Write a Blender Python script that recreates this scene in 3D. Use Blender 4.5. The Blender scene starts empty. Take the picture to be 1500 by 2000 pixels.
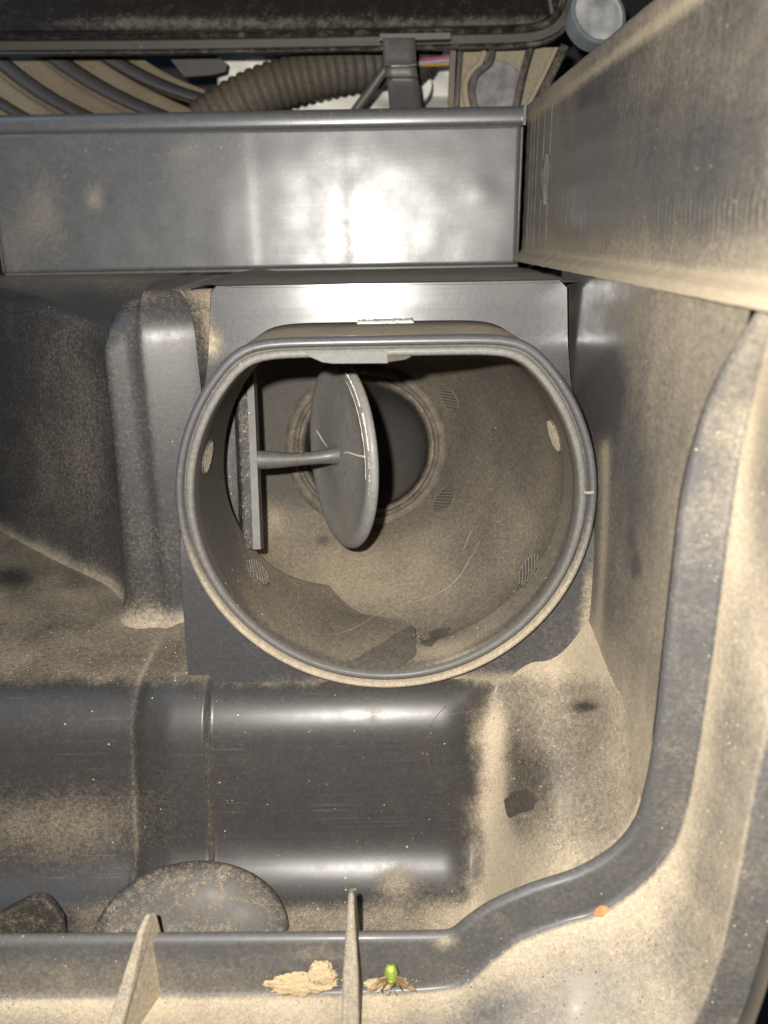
import bpy, bmesh, math, random
from mathutils import Vector, Matrix, noise
from mathutils.bvhtree import BVHTree
from math import sin, cos, pi, radians

random.seed(7)
scene = bpy.context.scene
C = scene.collection
MM = 0.001                      # all numbers below are millimetres; world X right, Y away, Z up

# ------------------------------------------------------------------ camera
FPX, PITCH, ROLL = 1500.0, radians(20), radians(1.0)
FW = Vector((0, cos(PITCH), -sin(PITCH)))
UP0 = Vector((0, sin(PITCH), cos(PITCH)))
RT0 = Vector((1, 0, 0))
RT = RT0 * cos(ROLL) - UP0 * sin(ROLL)
UP = UP0 * cos(ROLL) + RT0 * sin(ROLL)
cam = bpy.data.cameras.new('camera')
cam.sensor_fit = 'VERTICAL'; cam.sensor_height = 36; cam.sensor_width = 27
cam.lens = 36 * FPX / 2000
cam.clip_start = 0.005; cam.clip_end = 20
cam.dof.use_dof = True
cam.dof.focus_distance = 0.178
cam.dof.aperture_fstop = 27 / 1.5
camo = bpy.data.objects.new('camera', cam); C.objects.link(camo)
m = Matrix.Identity(4)
for i in range(3):
    m[i][0] = RT[i]; m[i][1] = UP[i]; m[i][2] = -FW[i]
camo.matrix_world = m
scene.camera = camo

# ------------------------------------------------------------------ light
world = bpy.data.worlds.new('World'); scene.world = world; world.use_nodes = True
bg = world.node_tree.nodes['Background']
bg.inputs[0].default_value = (0.55, 0.7, 1.0, 1); bg.inputs[1].default_value = 0.006

fl = bpy.data.lights.new('phone_flash', 'POINT')
fl.energy = 3.7; fl.color = (1.0, 0.95, 0.87); fl.shadow_soft_size = 0.0022
flo = bpy.data.objects.new('phone_flash', fl); C.objects.link(flo)
flo.location = Vector((-11, -3, 14)) * MM

sk = bpy.data.lights.new('daylight_opening', 'AREA')      # dim bluish daylight, upper left
sk.shape = 'RECTANGLE'; sk.size = 0.30; sk.size_y = 0.22
sk.energy = 0.4; sk.color = (0.42, 0.68, 1.0)
sko = bpy.data.objects.new('daylight_opening', sk); C.objects.link(sko)
sko.location = Vector((-330, 30, 300)) * MM
sko.rotation_euler = (Vector((-60, 170, -90)) * MM - sko.location).to_track_quat('-Z', 'Y').to_euler()

scene.view_settings.view_transform = 'Standard'
scene.view_settings.look = 'None'
scene.view_settings.exposure = 0
scene.view_settings.gamma = 1
scene.cycles.use_denoising = True
scene.cycles.max_bounces = 6

# ------------------------------------------------------------------ helpers
def ray(u, v):
    return FW + RT * ((u - 750) / FPX) + UP * ((1000 - v) / FPX)
def P(u, v, X=None, Y=None, Z=None, S=None):
    r = ray(u, v)
    s = X / r.x if X is not None else Y / r.y if Y is not None else Z / r.z if Z is not None else S
    return r * s
def px(p):
    d = p.dot(FW)
    if d < 1: d = 1
    return 750 + FPX * p.dot(RT) / d, 1000 - FPX * p.dot(UP) / d
def ss(a, b, x):
    t = max(0.0, min(1.0, (x - a) / (b - a))) if a != b else float(x > a)
    return t * t * (3 - 2 * t)
def lerp(a, b, t): return a + (b - a) * t
def nz(p, s, seed=0.0):
    return noise.noise(Vector((p.x * s + seed, p.y * s - seed, p.z * s + 3.1 * seed)))
def crom(pts, n):
    """n points evenly spaced along a Catmull-Rom curve."""
    pts = [Vector(p) for p in pts]
    ext = [pts[0] * 2 - pts[1]] + pts + [pts[-1] * 2 - pts[-2]]
    dense = []
    for i in range(1, len(ext) - 2):
        a, b, c, d = ext[i - 1:i + 3]
        for k in range(12):
            t = k / 12
            dense.append(0.5 * ((2 * b) + (c - a) * t + (2 * a - 5 * b + 4 * c - d) * t * t + (3 * b - a - 3 * c + d) * t ** 3))
    dense.append(pts[-1])
    return resample(dense, n)
def resample(dense, n):
    L = [0.0]
    for a, b in zip(dense, dense[1:]): L.append(L[-1] + (b - a).length)
    out, j = [], 0
    for i in range(n):
        t = L[-1] * i / (n - 1)
        while j < len(dense) - 2 and L[j + 1] < t: j += 1
        seg = L[j + 1] - L[j]
        out.append(dense[j].lerp(dense[j + 1], (t - L[j]) / seg if seg else 0))
    return out
def blob(u, v, cu, cv, ru, rv):
    return math.exp(-(((u - cu) / ru) ** 2 + ((v - cv) / rv) ** 2))

BV = {}
def obj(name, verts, faces, mat, parent=None, dust=None, angle=40, smooth=True, key=None, label=None, kind=None):
    o0 = parent
    loc = Vector((0, 0, 0))
    while o0 is not None:
        loc = loc + Vector(o0['base']) if 'base' in o0 else loc
        o0 = o0.parent
    me = bpy.data.meshes.new(name)
    me.from_pydata([(Vector(v) - loc) * MM for v in verts], [], faces)
    me.update()
    o = bpy.data.objects.new(name, me); C.objects.link(o)
    if mat is not None: me.materials.append(mat)
    if smooth:
        me.shade_smooth(); me.set_sharp_from_angle(angle=radians(angle))
    if dust is not None:
        at = me.attributes.new('dust', 'FLOAT', 'POINT')
        vals = []
        for i, v in enumerate(verts):
            v = Vector(v)
            u_, v_ = px(v)
            vals.append(dust(v, u_, v_, me.vertices[i].normal) if callable(dust) else dust[i] if isinstance(dust, list) else dust)
        at.data.foreach_set('value', vals)
    if parent is not None: o.parent = parent
    if key: BV[key] = BVHTree.FromPolygons([Vector(v) for v in verts], faces)
    if label: o['label'] = label
    if kind: o['kind'] = kind
    return o
def grid(name, rows, mat, parent=None, closed_u=False, closed_v=False, flip=False, **kw):
    nr, ncl = len(rows), len(rows[0])
    verts = [p for r in rows for p in r]
    faces = []
    for i in range(nr if closed_v else nr - 1):
        for j in range(ncl if closed_u else ncl - 1):
            a, b = i * ncl + j, i * ncl + (j + 1) % ncl
            c, d = ((i + 1) % nr) * ncl + (j + 1) % ncl, ((i + 1) % nr) * ncl + j
            faces.append((a, d, c, b) if flip else (a, b, c, d))
    return obj(name, verts, faces, mat, parent, **kw)
def solid(o, t, offset=-1):
    md = o.modifiers.new('thickness', 'SOLIDIFY'); md.thickness = t * MM; md.offset = offset
    return o
def bevel(o, w, seg=2):
    md = o.modifiers.new('bevel', 'BEVEL'); md.width = w * MM; md.segments = seg; md.limit_method = 'ANGLE'; md.angle_limit = radians(35)
    return o
def thing(name, label, cat, base=(0, 0, 0), group=None):
    o = bpy.data.objects.new(name, None); C.objects.link(o)
    o.location = Vector(base) * MM; o['base'] = tuple(base)
    o.empty_display_size = 0.01
    o['label'] = label; o['category'] = cat
    if group: o['group'] = group
    return o
def tag(o, label, cat, group=None):
    o['label'] = label; o['category'] = cat
    if group: o['group'] = group
    return o
def frame_along(path):
    """parallel-transport frames"""
    T = [(path[min(i + 1, len(path) - 1)] - path[max(i - 1, 0)]).normalized() for i in range(len(path))]
    n = T[0].orthogonal().normalized()
    out = []
    for t in T:
        n = (n - t * n.dot(t)).normalized()
        out.append((t, n, t.cross(n)))
    return out
def tube(name, path, rad, mat, parent=None, seg=12, cap=True, **kw):
    fr = frame_along(path)
    rows = []
    for i, p in enumerate(path):
        r = rad(i / (len(path) - 1)) if callable(rad) else rad
        rows.append([p + (fr[i][1] * cos(2 * pi * k / seg) + fr[i][2] * sin(2 * pi * k / seg)) * r for k in range(seg)])
    n = len(rows)
    verts = [p for r in rows for p in r]; faces = []
    for i in range(n - 1):
        for k in range(seg):
            faces.append((i * seg + k, i * seg + (k + 1) % seg, (i + 1) * seg + (k + 1) % seg, (i + 1) * seg + k))
    if cap:
        if cap != 'end': faces.append(tuple(reversed(range(seg))))
        faces.append(tuple((n - 1) * seg + k for k in range(seg)))
    return obj(name, verts, faces, mat, parent, **kw)
def lathe(name, prof, cen, axis, ref, mat, parent=None, seg=64, wob=None, **kw):
    """prof: (radius, height along axis)"""
    ax = axis.normalized(); e1 = (ref - ax * ref.dot(ax)).normalized(); e2 = ax.cross(e1)
    rows = []
    for r, h in prof:
        row = []
        for k in range(seg):
            a = 2 * pi * k / seg
            w = wob(a, r) if wob else 0
            row.append(cen + ax * h + (e1 * cos(a) + e2 * sin(a)) * (max(r, 0.01) + w))
        rows.append(row)
    return grid(name, rows, mat, parent, closed_u=True, **kw)
def prism(name, outline, depth, mat, parent=None, **kw):
    """outline: list of points, depth: extrusion vector"""
    n = len(outline); d = Vector(depth)
    verts = [Vector(p) for p in outline] + [Vector(p) + d for p in outline]
    faces = [tuple(range(n)), tuple(reversed(range(n, 2 * n)))]
    for i in range(n): faces.append((i, i + n, (i + 1) % n + n, (i + 1) % n))
    kw.setdefault('smooth', False)
    o = obj(name, verts, faces, mat, parent, **kw)
    bm = bmesh.new(); bm.from_mesh(o.data); bmesh.ops.recalc_face_normals(bm, faces=bm.faces); bm.to_mesh(o.data); bm.free()
    return o

# ------------------------------------------------------------------ materials
def plastic(name, base=(0.036, 0.035, 0.036), rough=0.40, spec=0.5, dustc=(0.41, 0.345, 0.255), big=0.26, mid=0.13, fine=0.46,
            lo=0.10, hi=1.08, streak=None, haze=0.02, bump=0.25, default=0.2, scratch=0.0, wav=0.0, coat=0.35, coatr=0.22):
    mt = bpy.data.materials.new(name); mt.use_nodes = True
    nt = mt.node_tree; N = nt.nodes; L = nt.links
    bsdf = N['Principled BSDF']
    tc = N.new('ShaderNodeTexCoord')
    def nod(t, **k):
        n = N.new(t)
        for a, b in k.items(): setattr(n, a, b)
        return n
    def math_(op, a, b=None, c=None, clamp=False):
        n = nod('ShaderNodeMath', operation=op, use_clamp=clamp)
        for i, x in enumerate((a, b, c)):
            if x is None: continue
            if isinstance(x, (int, float)): n.inputs[i].default_value = x
            else: L.new(x, n.inputs[i])
        return n.outputs[0]
    def noi(scale, detail=4, rough_=0.55, vec=None, dist=0.0):
        n = nod('ShaderNodeTexNoise')
        n.inputs['Scale'].default_value = scale; n.inputs['Detail'].default_value = detail
        n.inputs['Roughness'].default_value = rough_; n.inputs['Distortion'].default_value = dist
        L.new(vec or tc.outputs['Object'], n.inputs['Vector'])
        return n.outputs[0]
    def mapped(s):
        mp = nod('ShaderNodeMapping'); mp.inputs['Scale'].default_value = s
        L.new(tc.outputs['Object'], mp.inputs['Vector']); return mp.outputs[0]
    n1 = noi(55, 5, 0.6, dist=0.6); n2 = noi(320, 5, 0.6); n3 = noi(3800, 2, 0.7); n4 = noi(1100, 3, 0.65)
    att = nod('ShaderNodeAttribute', attribute_name='dust')
    d = att.outputs['Fac']
    s = math_('MULTIPLY_ADD', math_('SUBTRACT', n1, 0.5), big, d)
    s = math_('MULTIPLY_ADD', math_('SUBTRACT', n2, 0.5), mid, s)
    s = math_('MULTIPLY_ADD', math_('SUBTRACT', n3, 0.5), fine, s)
    s = math_('MULTIPLY_ADD', math_('SUBTRACT', n4, 0.5), fine * 0.8, s)
    if streak:
        st = noi(1.0, 3, 0.6, mapped(streak[0]))
        s = math_('MULTIPLY_ADD', math_('SUBTRACT', st, 0.5), streak[1], s)
    mr = nod('ShaderNodeMapRange', interpolation_type='SMOOTHSTEP')
    L.new(s, mr.inputs['Value']); mr.inputs['From Min'].default_value = lo; mr.inputs['From Max'].default_value = hi
    mr.inputs['To Min'].default_value = 0.0; mr.inputs['To Max'].default_value = 1.0
    mask = math_('MAXIMUM', mr.outputs[0], math_('MULTIPLY', n4, haze), clamp=True)
    # dust colour varies
    dr = nod('ShaderNodeValToRGB')
    dr.color_ramp.elements[0].position = 0.3; dr.color_ramp.elements[1].position = 0.72
    dr.color_ramp.elements[0].color = (dustc[0] * 0.55, dustc[1] * 0.53, dustc[2] * 0.51, 1)
    dr.color_ramp.elements[1].color = (dustc[0] * 1.2, dustc[1] * 1.19, dustc[2] * 1.17, 1)
    L.new(math_('MULTIPLY_ADD', n3, 0.62, math_('MULTIPLY_ADD', n4, 0.23, math_('MULTIPLY', n1, 0.15))), dr.inputs[0])
    br = nod('ShaderNodeValToRGB')
    br.color_ramp.elements[0].color = (base[0] * 0.7, base[1] * 0.7, base[2] * 0.72, 1)
    br.color_ramp.elements[1].color = (base[0] * 1.3, base[1] * 1.3, base[2] * 1.3, 1)
    L.new(n4, br.inputs[0])
    mix = nod('ShaderNodeMix', data_type='RGBA')
    L.new(mask, mix.inputs[0]); L.new(br.outputs[0], mix.inputs[6]); L.new(dr.outputs[0], mix.inputs[7])
    # pale specks of grit
    vo = nod('ShaderNodeTexVoronoi'); vo.inputs['Scale'].default_value = 520
    L.new(tc.outputs['Object'], vo.inputs['Vector'])
    rnd = nod('ShaderNodeSeparateColor'); L.new(vo.outputs['Color'], rnd.inputs[0])
    spk = math_('MULTIPLY', math_('LESS_THAN', vo.outputs['Distance'], math_('MULTIPLY', rnd.outputs[1], 0.12)), math_('GREATER_THAN', rnd.outputs[0], 0.86))
    mix2 = nod('ShaderNodeMix', data_type='RGBA')
    L.new(math_('MULTIPLY', spk, 0.55), mix2.inputs[0]); L.new(mix.outputs[2], mix2.inputs[6]); mix2.inputs[7].default_value = (0.5, 0.45, 0.36, 1)
    colr = mix2.outputs[2]
    if scratch:
        sl = noi(1.0, 2, 0.5, mapped((22, 22, 2600))); sg = noi(130, 3, 0.6)
        mr2 = nod('ShaderNodeMapRange'); L.new(sl, mr2.inputs['Value']); mr2.inputs['From Min'].default_value = 0.60; mr2.inputs['From Max'].default_value = 0.72
        mr3 = nod('ShaderNodeMapRange'); L.new(sg, mr3.inputs['Value']); mr3.inputs['From Min'].default_value = 0.48; mr3.inputs['From Max'].default_value = 0.68
        mix3 = nod('ShaderNodeMix', data_type='RGBA')
        L.new(math_('MULTIPLY', math_('MULTIPLY', mr2.outputs[0], mr3.outputs[0]), 0.16), mix3.inputs[0]); L.new(colr, mix3.inputs[6]); mix3.inputs[7].default_value = (0.22, 0.21, 0.2, 1)
        colr = mix3.outputs[2]
    L.new(colr, bsdf.inputs['Base Color'])
    r0 = math_('MULTIPLY_ADD', math_('SUBTRACT', n2, 0.5), 0.22, rough)
    if scratch:
        sc_ = noi(1.0, 2, 0.5, mapped((40, 40, 1800)))
        r0 = math_('MULTIPLY_ADD', math_('SUBTRACT', sc_, 0.5), scratch, r0)
        sc2 = noi(1.0, 4, 0.6, mapped((70, 70, 45)))
        r0 = math_('MULTIPLY_ADD', math_('SUBTRACT', sc2, 0.5), scratch * 1.2, r0)
    rr = nod('ShaderNodeMix', data_type='FLOAT')
    L.new(mask, rr.inputs[0]); L.new(r0, rr.inputs[2]); rr.inputs[3].default_value = 0.9
    L.new(math_('MAXIMUM', rr.outputs[0], 0.12), bsdf.inputs['Roughness'])
    sp = nod('ShaderNodeMix', data_type='FLOAT')
    L.new(mask, sp.inputs[0]); sp.inputs[2].default_value = spec; sp.inputs[3].default_value = 0.12
    L.new(sp.outputs[0], bsdf.inputs['Specular IOR Level'])
    L.new(math_('MULTIPLY', math_('POWER', math_('SUBTRACT', 1.0, mask, clamp=True), 5.0), coat), bsdf.inputs['Coat Weight'])
    L.new(math_('MULTIPLY_ADD', math_('SUBTRACT', n2, 0.5), 0.12, coatr), bsdf.inputs['Coat Roughness'])
    h = math_('MULTIPLY_ADD', mask, 0.6, math_('MULTIPLY', n4, 0.5))
    h = math_('MULTIPLY_ADD', n3, 0.35, h)
    bp = nod('ShaderNodeBump'); bp.inputs['Strength'].default_value = bump; bp.inputs['Distance'].default_value = 0.00025
    L.new(h, bp.inputs['Height'])
    last = bp.outputs[0]
    if wav:
        bw = nod('ShaderNodeBump'); bw.inputs['Strength'].default_value = wav; bw.inputs['Distance'].default_value = 0.0015
        L.new(noi(38, 2, 0.4), bw.inputs['Height']); L.new(last, bw.inputs['Normal']); last = bw.outputs[0]
    L.new(last, bsdf.inputs['Normal'])
    return mt

def plain(name, col, rough=0.5, metal=0.0, var=0.3, scale=600, spec=0.4, bump=0.2, trans=0.0):
    mt = bpy.data.materials.new(name); mt.use_nodes = True
    nt = mt.node_tree; N = nt.nodes; L = nt.links; b = N['Principled BSDF']
    tc = N.new('ShaderNodeTexCoord'); n = N.new('ShaderNodeTexNoise'); n.inputs['Scale'].default_value = scale; n.inputs['Detail'].default_value = 5
    L.new(tc.outputs['Object'], n.inputs['Vector'])
    r = N.new('ShaderNodeValToRGB'); r.color_ramp.elements[0].position = 0.3; r.color_ramp.elements[1].position = 0.7
    r.color_ramp.elements[0].color = tuple(c * (1 - var) for c in col) + (1,)
    r.color_ramp.elements[1].color = tuple(min(1, c * (1 + var)) for c in col) + (1,)
    L.new(n.outputs[0], r.inputs[0]); L.new(r.outputs[0], b.inputs['Base Color'])
    b.inputs['Roughness'].default_value = rough; b.inputs['Metallic'].default_value = metal
    b.inputs['Specular IOR Level'].default_value = spec
    if trans: b.inputs['Alpha'].default_value = 1 - trans
    bp = N.new('ShaderNodeBump'); bp.inputs['Strength'].default_value = bump; bp.inputs['Distance'].default_value = 0.0003
    L.new(n.outputs[0], bp.inputs['Height']); L.new(bp.outputs[0], b.inputs['Normal'])
    return mt

M = {}
M['pan'] = plastic('pan_plastic', rough=0.5, spec=0.25, wav=0.12, coat=0.6, coatr=0.35, scratch=0.25, base=(0.028, 0.026, 0.025))
M['wall'] = plastic('wall_plastic', base=(0.045, 0.044, 0.044), rough=0.5, mid=0.08, dustc=(0.36, 0.305, 0.225), streak=((900, 900, 45), 0.35), big=0.4)
M['low'] = plastic('lower_wall_plastic', base=(0.045, 0.043, 0.042), rough=0.5, big=0.22, mid=0.08, streak=((110, 110, 30), 0.3), dustc=(0.36, 0.305, 0.225))
M['block'] = plastic('block_plastic', base=(0.042, 0.042, 0.045), rough=0.45, spec=0.25, coat=0.7, coatr=0.2, scratch=0.15)
M['left'] = plastic('left_wall_plastic', base=(0.036, 0.035, 0.036), rough=0.45, spec=0.3, coat=0.5, coatr=0.4, fine=0.8)
M['spout'] = plastic('spout_plastic', base=(0.058, 0.053, 0.047), rough=0.78, spec=0.2, dustc=(0.30, 0.255, 0.185), coat=0.0, big=0.25)
M['rim'] = plastic('rim_plastic', base=(0.065, 0.065, 0.07), rough=0.42, coat=0.5, coatr=0.28)
M['pipe'] = plastic('pipe_plastic', base=(0.085, 0.083, 0.08), rough=0.7, spec=0.2, dustc=(0.30, 0.255, 0.19), coat=0.0)
M['lip'] = plastic('lip_plastic', base=(0.095, 0.092, 0.086), rough=0.6, coat=0.1, bump=0.5)
M['frame'] = plastic('frame_plastic', base=(0.068, 0.067, 0.067), rough=0.55, dustc=(0.47, 0.40, 0.295), coat=0.12)
M['panel'] = plastic('panel_plastic', base=(0.075, 0.077, 0.081), rough=0.42, spec=0.6, scratch=0.12, wav=0.14, fine=0.25, mid=0.2, coat=0.8, coatr=0.27)
M['cowl'] = plastic('cowl_plastic', base=(0.02, 0.016, 0.014), rough=0.33, dustc=(0.3, 0.26, 0.2), mid=0.8, fine=0.8)
M['valve'] = plastic('valve_plastic', base=(0.14, 0.137, 0.132), rough=0.55, dustc=(0.3, 0.27, 0.21), mid=0.4, coat=0.08)
M['bar'] = plastic('bar_plastic', base=(0.025, 0.024, 0.023), rough=0.6, spec=0.2, coat=0.05, dustc=(0.33, 0.31, 0.26), fine=1.4, mid=0.8)
M['bar2'] = plastic('stem_plastic', base=(0.06, 0.058, 0.055), rough=0.5, dustc=(0.25, 0.23, 0.19), coat=0.1)
M['knob'] = plastic('knob_plastic', base=(0.03, 0.026, 0.022), rough=0.6, fine=1.0, mid=0.8, coat=0.03)
M['hose'] = plastic('hose_plastic', base=(0.05, 0.046, 0.04), rough=0.6, dustc=(0.24, 0.205, 0.145), coat=0.05)
M['dirt'] = plastic('dirt_crust', base=(0.36, 0.27, 0.15), rough=0.9, dustc=(0.60, 0.51, 0.35), bump=0.8, mid=0.6, coat=0.0)
M['ribd'] = plastic('rib_dark', base=(0.06, 0.06, 0.065), rough=0.6, dustc=(0.22, 0.19, 0.15), coat=0.05)
M['ribt'] = plastic('rib_tan', base=(0.17, 0.135, 0.09), rough=0.8, dustc=(0.32, 0.275, 0.205), big=0.8, coat=0.0)
M['white'] = plain('white_casting', (0.86, 0.84, 0.78), 0.6, var=0.12, scale=120)
M['strap'] = plastic('strap_metal', base=(0.08, 0.075, 0.07), rough=0.45, dustc=(0.25, 0.22, 0.18))
M['brk'] = plastic('bracket_plastic', base=(0.06, 0.054, 0.045), rough=0.6, dustc=(0.36, 0.32, 0.235), coat=0.05)
M['plug'] = plain('plug_grey', (0.24, 0.225, 0.23), 0.6, var=0.4, scale=260)
M['cap'] = plain('cap_pale', (0.40, 0.40, 0.39), 0.5, var=0.5, scale=130)
M['caprim'] = plain('cap_rim', (0.16, 0.18, 0.19), 0.3, var=0.2, scale=200)
M['black'] = plain('engine_black', (0.012, 0.012, 0.012), 0.6)
M['green'] = plain('wire_green', (0.031, 0.141, 0.075), 0.4, var=0.15)
M['pink'] = plain('wire_pink', (0.295, 0.097, 0.119), 0.4, var=0.15)
M['yellow'] = plain('wire_yellow', (0.378, 0.218, 0.037), 0.4, var=0.15)
M['lilac'] = plain('wire_lilac', (0.35, 0.3, 0.42), 0.4, var=0.15)
M['bug'] = plain('bug_green', (0.24, 0.30, 0.05), 0.35, metal=0.2, var=0.7, scale=700)
M['bugleg'] = plain('bug_brown', (0.16, 0.09, 0.04), 0.5, var=0.3)
M['bugwing'] = plain('bug_wing', (0.38, 0.25, 0.13), 0.3, var=0.6, scale=1500, trans=0.6)
M['flake'] = plain('flake_orange', (0.55, 0.20, 0.09), 0.7, var=0.3, scale=900)
M['hair'] = plain('hair', (0.10, 0.06, 0.035), 0.4)
M['grit'] = plain('label_grit', (0.5, 0.49, 0.46), 0.4, var=0.75, scale=3500, bump=1.0)
M['scar'] = plain('pale_scuff', (0.6, 0.58, 0.53), 0.6, var=0.3, scale=2500)
M['scuff'] = plain('spout_scuff', (0.25, 0.215, 0.16), 0.8, var=0.3, scale=2500)
M['mark'] = plastic('mark_plastic', base=(0.05, 0.051, 0.055), rough=0.6, spec=0.5, coat=0.12, coatr=0.35, fine=0.25)
M['grain'] = plastic('sand_grain', base=(0.06, 0.05, 0.04), rough=0.8, dustc=(0.55, 0.47, 0.34), coat=0.0)
M['stain'] = plastic('tar_residue', base=(0.05, 0.042, 0.034), rough=0.55, dustc=(0.2, 0.17, 0.12), fine=0.8, coat=0.05)

# ================================================================== AIR BOX
box = thing('air_box', 'dusty black plastic air intake box with round spout, moulded walls and ribbed front rim', 'air box', (0, 150, -134))

Apx = [(-60, 1839), (150, 1837), (450, 1835), (700, 1833), (850, 1831), (884, 1826), (910, 1806), (960, 1773), (1040, 1738), (1130, 1708), (1200, 1666), (1243, 1614), (1262, 1555), (1277, 1480), (1288, 1400), (1300, 1290), (1318, 1130), (1340, 960), (1385, 800), (1440, 690), (1496, 606)]
Bpx = [(-60, 1948), (150, 1945), (450, 1941), (700, 1936), (860, 1928), (915, 1912), (965, 1868), (1020, 1830), (1100, 1800), (1170, 1778), (1252, 1722), (1312, 1650), (1340, 1570), (1358, 1480), (1371, 1400), (1388, 1280), (1412, 1100), (1438, 920), (1462, 800), (1484, 700), (1512, 606)]
Cpx = [(-60, 2120), (150, 2115), (450, 2110), (700, 2105), (860, 2100), (960, 2090), (1060, 2075), (1150, 2060), (1230, 2050), (1290, 2040), (1345, 2005), (1375, 1950), (1403, 1870), (1425, 1780), (1444, 1690), (1468, 1560), (1496, 1430), (1530, 1250), (1555, 1000), (1580, 800), (1600, 600)]
Dpx = [(-60, 2220), (150, 2215), (450, 2210), (700, 2205), (860, 2200), (980, 2195), (1090, 2190), (1190, 2180), (1290, 2160), (1370, 2110), (1430, 2020), (1462, 1940), (1486, 1860), (1510, 1770), (1532, 1680), (1556, 1560), (1580, 1430), (1610, 1250), (1640, 1000), (1665, 800), (1690, 600)]
NF = 260
def pline(pxs, Y, n=NF):
    # keep matching knots: interpolate each span with the same share of points
    pts = [P(u, v, Y=Y[i]) for i, (u, v) in enumerate(pxs)]
    ext = [pts[0] * 2 - pts[1]] + pts + [pts[-1] * 2 - pts[-2]]
    out = []
    m_ = len(pts) - 1
    for i in range(n):
        t = i / (n - 1) * m_
        k = min(int(t), m_ - 1); t -= k
        a, b, c, d = ext[k:k + 4]
        out.append(0.5 * ((2 * b) + (c - a) * t + (2 * a - 5 * b + 4 * c - d) * t * t + (3 * b - a - 3 * c + d) * t ** 3))
    return out
KA = {17: 45.3, 18: 45.6, 19: 45.9, 20: 46.2}
YA = [P(u, v, X=KA[i]).y if i in KA else 108.0 for i, (u, v) in enumerate(Apx)]
YA[17] = 108.0
LA = pline(Apx, YA); LB = pline(Bpx, [y - 0.8 for y in YA]); LC = pline(Cpx, [y - 17 for y in YA]); LD = pline(Dpx, [y - 18.5 for y in YA])
STEP = {}
LAlow = [q for q in LA if q.z < -78]
def rim_z(x):
    for a, b in zip(LAlow, LAlow[1:]):
        if (a.x - x) * (b.x - x) <= 0 and a.x != b.x: return lerp(a.z, b.z, (x - a.x) / (b.x - a.x))
    return -78 if x > 40 else -124
# ---- floor pan: drum-like step, channel, right-hand dusty slope (lofted profiles along X)
def arc_profile(n1=12):
    pts = [(275, -91.5), (240, -92), (205, -92.5), (190, -92.8), (178, -93), (168, -93.5), (160, -93.9)]
    R, y0 = 14.0, 155
    for k in range(n1 + 1):
        a = radians(75) * k / n1
        pts.append((y0 - R * sin(a), -94 - R * (1 - cos(a))))
    y1, z1 = pts[-1]
    for t in (0.25, 0.5, 0.75, 1): pts.append((y1 - 5.5 * t, z1 - 20.6 * t))
    y2, z2 = pts[-1]; Rc = 14
    for k in range(1, n1 + 1):
        a = radians(75) * (1 - k / n1)
        pts.append((y2 - Rc * (sin(radians(75)) - sin(a)), z2 - Rc * (cos(a) - cos(radians(75)))))
    pts += [(118, -135.5), (114, -135.6), (110.2, -135.8)]
    return pts
PD = resample([Vector((0, a, b)) for a, b in arc_profile()], 110)
PR = crom([(0, 275, -85), (0, 205, -86), (0, 178, -87), (0, 160, -88.5), (0, 150, -91), (0, 140, -96), (0, 128, -102), (0, 118, -108), (0, 110.0, -114.0)], 110)
xs = []
x = -150.0
while x < 49.01:
    xs.append(x); x += 0.55 if x > -80 else 1.6
I150 = min(range(110), key=lambda k: abs(PD[k].y - 150) + (50 if PD[k].z < -96 else 0))
I134 = min(range(110), key=lambda k: abs(PD[k].z + 125))
I123 = min(range(110), key=lambda k: abs(PD[k].y - 123))
def FS(i):
    # 0 at the back, 0.4 where the drum starts to roll, 0.7 at the foot of its face, 0.9 at the channel floor, 1 at the front
    if i < I150: return 0.4 * i / I150
    if i < I134: return lerp(0.4, 0.7, (i - I150) / (I134 - I150))
    if i < I123: return lerp(0.7, 0.9, (i - I134) / (I123 - I134))
    return lerp(0.9, 1.0, (i - I123) / (109 - I123))
def pan_pt(x, i):
    w = ss(17, 34, x)
    d, r = PD[i], PR[i]
    y, z = lerp(d.y, r.y, w), lerp(d.z, r.z, w)
    if x > 22:                                   # fillet up to the right wall, floor rises with the rim corner
        z = lerp(z, -78, ss(33, 48.2, x) ** 1.7)
        cap_ = rim_z(x) - 0.6
        if z > cap_: z = lerp(z, cap_, 1 - ss(110, 126, y))
    f = FS(i)
    # groove at the drum end
    g = ss(11, 23, x) ** 1.5 * (1 - ss(23, 33, x)) * ss(0.40, 0.5, f) * (1 - ss(0.85, 0.97, f))
    y += 3.2 * g; z -= 0.6 * g
    # strip round the drum and the slightly smaller left section
    xb0, xb1 = -53.0 - 2.5 * f, -40.3 + 1.2 * f
    on = ss(0.2, 0.42, f) * (1 - ss(0.9, 0.97, f))
    off = 1.9 * ss(xb0 - 2.6, xb0 + 7.5, x) * (1 - ss(xb1 - 0.2, xb1 + 0.5, x)) - 1.0 * (1 - ss(xb0 - 3, xb0 + 1.5, x))
    a = PD[max(i - 1, 0)]; b = PD[min(i + 1, 109)]
    t = (b - a).normalized(); n = Vector((0, t.z, -t.y))
    if n.z < 0: n = -n
    y += n.y * off * on; z += n.z * off * on
    p = Vector((x, y, z))
    p.z += 0.16 * nz(p, 0.05, 4)
    return p
rows = [[pan_pt(x, i) for i in range(110)] for x in xs]
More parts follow.
